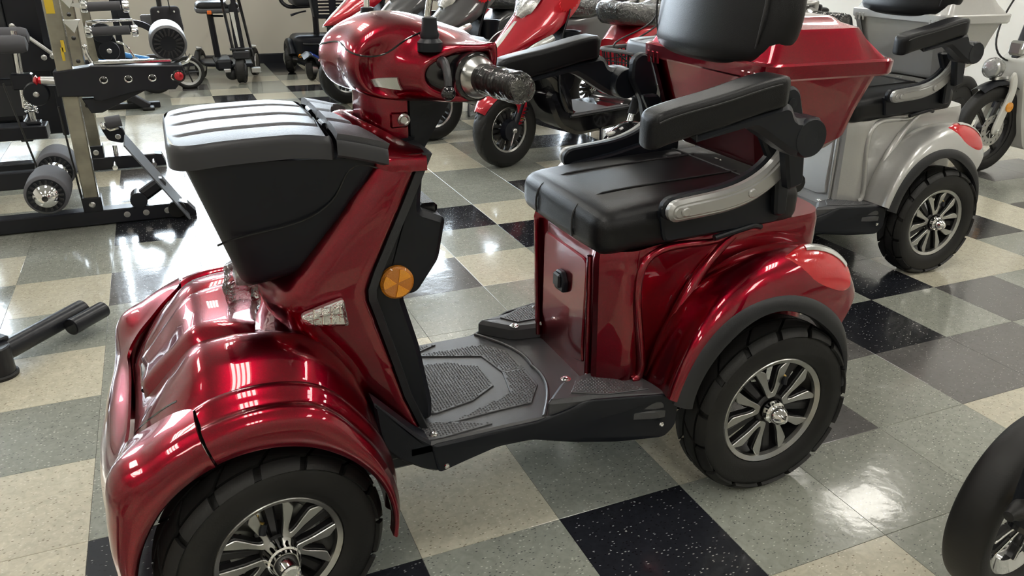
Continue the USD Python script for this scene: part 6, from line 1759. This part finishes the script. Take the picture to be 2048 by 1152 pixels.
part(fs, "deck", [prism(rounded([(-0.28, 0.10), (-0.08, -0.02), (0.10, -0.02), (0.13, 0.42), (-0.33, 0.42)], 0.03, 4), 0.135, 0.165, 0.008, "z"), box(-0.20, -0.06, -0.02, 0.36, 0.11, 0.20, 0.02)], "black_plastic")
for x in (-0.30, 0.155):
    w = part(fs, "rear_tire", move(tyre(0.125, 0.08, 0.05, "rib", 50, 14), rz=1.25).apply_translation((x, 0.40, 0.125)), "rubber", 50)
    part(w, "wheel_hub", move(lathe([(0.0, -0.03), (0.07, -0.025), (0.08, 0.0), (0.07, 0.025), (0.0, 0.03)], 24, "y"), rz=1.25).apply_translation((x, 0.40, 0.125)), "steel")
    part(fs, "fender_plate", move(rbox(0.05, 0.07, 0.02, 0.008, 6), (x, 0.36, 0.262)), "steel")
part(fs, "footrest", [box(-0.145, -0.085, -0.06, 0.02, 0.10, 0.13, 0.006), box(0.075, 0.16, -0.06, 0.02, 0.09, 0.13, 0.006)], "steel")
sp_ = part(fs, "saddle_post", [tube([(-0.16, 0.22, 0.16), (-0.185, 0.22, 0.58)], 0.026, 12), tube([(-0.175, 0.20, 0.535), (-0.08, 0.16, 0.535)], 0.008, 8)], "black_steel")
sa = rbox(0.34, 0.26, 0.085, 0.040, 14)
sd_ = part(fs, "saddle", move(sa, (-0.12, 0.22, 0.61)), "leather", 60)
part(sd_, "saddle_shell", move(rbox(0.35, 0.265, 0.05, 0.02, 10), (-0.12, 0.222, 0.585)), "grey_plastic", 60)
part(sd_, "saddle_marker", box(-0.21, -0.175, 0.082, 0.092, 0.555, 0.585, 0.003), "orange")

bs = thing("travel_scooter", "small black four-wheeled travel scooter with blue front panels and slatted basket", "travel scooter", (0.90, 6.05, 0))
for x, y in ((-0.02, 0.0), (0.36, 0.02)):
    w = part(bs, "front_tire", move(tyre(0.095, 0.055, 0.06, "knob", 80, 18), rz=1.15).apply_translation((x, y, 0.095)), "rubber", 50)
    part(w, "wheel_hub", move(lathe([(0.0, -0.034), (0.02, -0.034), (0.03, -0.026), (0.05, -0.028), (0.056, -0.03), (0.056, 0.03), (0.0, 0.03)], 28, "y"), rz=-1.15).apply_translation((x, y, 0.095)), "alloy")
for x in (-0.12, 0.42):
    w = part(bs, "rear_tire", move(tyre(0.125, 0.075, 0.07, "knob", 80, 18), rz=1.25).apply_translation((x, 0.50, 0.125)), "rubber", 50)
    part(w, "wheel_hub", move(lathe([(0.0, -0.04), (0.03, -0.04), (0.04, -0.03), (0.07, -0.032), (0.076, -0.034), (0.076, 0.03), (0.0, 0.03)], 28, "y"), rz=-1.25).apply_translation((x, 0.50, 0.125)), "alloy")
    part(bs, "rear_fender", tube([(x, 0.50 + 0.15 * math.cos(a), 0.125 + 0.15 * math.sin(a)) for a in np.linspace(0.4, 2.8, 14)], 0.035, 10), "black_plastic", 50)
rb = rbox(0.50, 0.34, 0.20, 0.06, 16)
part(bs, "rear_housing", move(rb, (0.15, 0.50, 0.24)), "black_plastic", 60)
part(bs, "housing_handle", tube(smooth_path([(-0.02, 0.33, 0.27), (0.15, 0.30, 0.265), (0.32, 0.33, 0.27)], 16), 0.010, 8), "dark_plastic")
part(bs, "side_lamp", ball(0.018, (-0.055, 0.33, 0.165), sub=2), "lens_amber")
part(bs, "deck", [prism(rounded([(-0.02, 0.0), (0.36, 0.0), (0.40, 0.45), (-0.08, 0.45)], 0.04, 4), 0.09, 0.115, 0.006, "z")], "black_plastic")
for s in (-1, 1):
    cx = 0.17
    rows = []
    for q in np.linspace(0, 1, 16):
        xx = cx + s * (0.265 - 0.262 * q)
        zz = 0.140 + 0.135 * (1 - q) ** 1.1 - 0.07 * max(0, 0.22 - q) / 0.22
        rows.append([(xx, y, zz - 0.02 * abs(w_) ** 2) for y, w_ in zip(np.linspace(-0.10, 0.16, 9), np.linspace(-1, 1, 9))])
    fq = part(bs, "front_fender", grid(np.array(rows), 0.01), "dark_plastic", 60)
    rr = np.array(rows)[5:12, 1:8] + (0, 0, 0.006)
    part(fq, "blue_panel", grid(rr, 0.006), "blue_paint", 60)
part(bs, "tiller", tube([(0.17, 0.0, 0.14), (0.17, 0.05, 0.60), (0.17, 0.10, 0.92)], 0.024, 12), "black_steel")
for zz in (0.335, 0.36):
    part(bs, "tiller_bolt", screw((0.17, 0.0, zz), "y", 0.008, -1, 0.006), "steel", 20)
part(bs, "tiller_bracket", [box(0.11, 0.22, -0.03, 0.04, 0.25, 0.31, 0.01), tube(smooth_path([(0.12, -0.02, 0.16), (0.11, -0.05, 0.24), (0.14, -0.03, 0.32)], 10), 0.006, 6)], "steel")
bk = part(bs, "basket", ringmesh(np.array([np.c_[resample(rounded([(0.17 - w_, -0.17, 0.05), (0.17 + w_, -0.17, 0.05), (0.17 + w_, 0.0, 0.03), (0.17 - w_, 0.0, 0.03)], 0.04, 5), 44) , np.full(44, zz)] for w_, zz in ((0.125, 0.525), (0.15, 0.535), (0.165, 0.62), (0.18, 0.72), (0.185, 0.74))])), "black_plastic", 40)
for zz in np.linspace(0.565, 0.70, 6):
    part(bk, "basket_slot", [box(0.17 + x0, 0.17 + x1, -0.1745, -0.168, zz - 0.005, zz + 0.005, 0.002) for x0, x1 in ((-0.12, -0.03), (0.03, 0.12))], "wall_paint")
part(bs, "seat_post", tube([(0.13, 0.45, 0.30), (0.13, 0.45, 0.60)], 0.028, 12), "black_steel")
sq = rbox(0.44, 0.40, 0.13, 0.06, 14)
part(bs, "seat", move(sq, (0.13, 0.42, 0.655)), "dark_plastic", 60)
part(bs, "seat_back", move(rbox(0.42, 0.10, 0.40, 0.045, 14), (0.13, 0.66, 0.88)), "dark_plastic", 60)
part(bs, "seat_arm", tube(fillet([(-0.18, 0.50, 0.95), (-0.16, 0.50, 0.62), (-0.10, 0.48, 0.575), (0.10, 0.48, 0.585)], 0.06), 0.017, 10), "black_steel")
part(bs, "seat_lever", tube([(0.02, 0.28, 0.555), (-0.05, 0.25, 0.545), (-0.12, 0.24, 0.525)], [0.007, 0.007, 0.011], 8), "black_plastic")

wc = thing("wall_cable", "thin pale cable hanging down the beige wall beside the slatted basket", "cable", (0, 0, 0))
part(wc, "wire", tube(smooth_path([(1.43, 7.222, 0.62), (1.44, 7.222, 0.45), (1.49, 7.222, 0.30), (1.52, 7.222, 0.14)], 20), 0.004, 6), "white_wall")
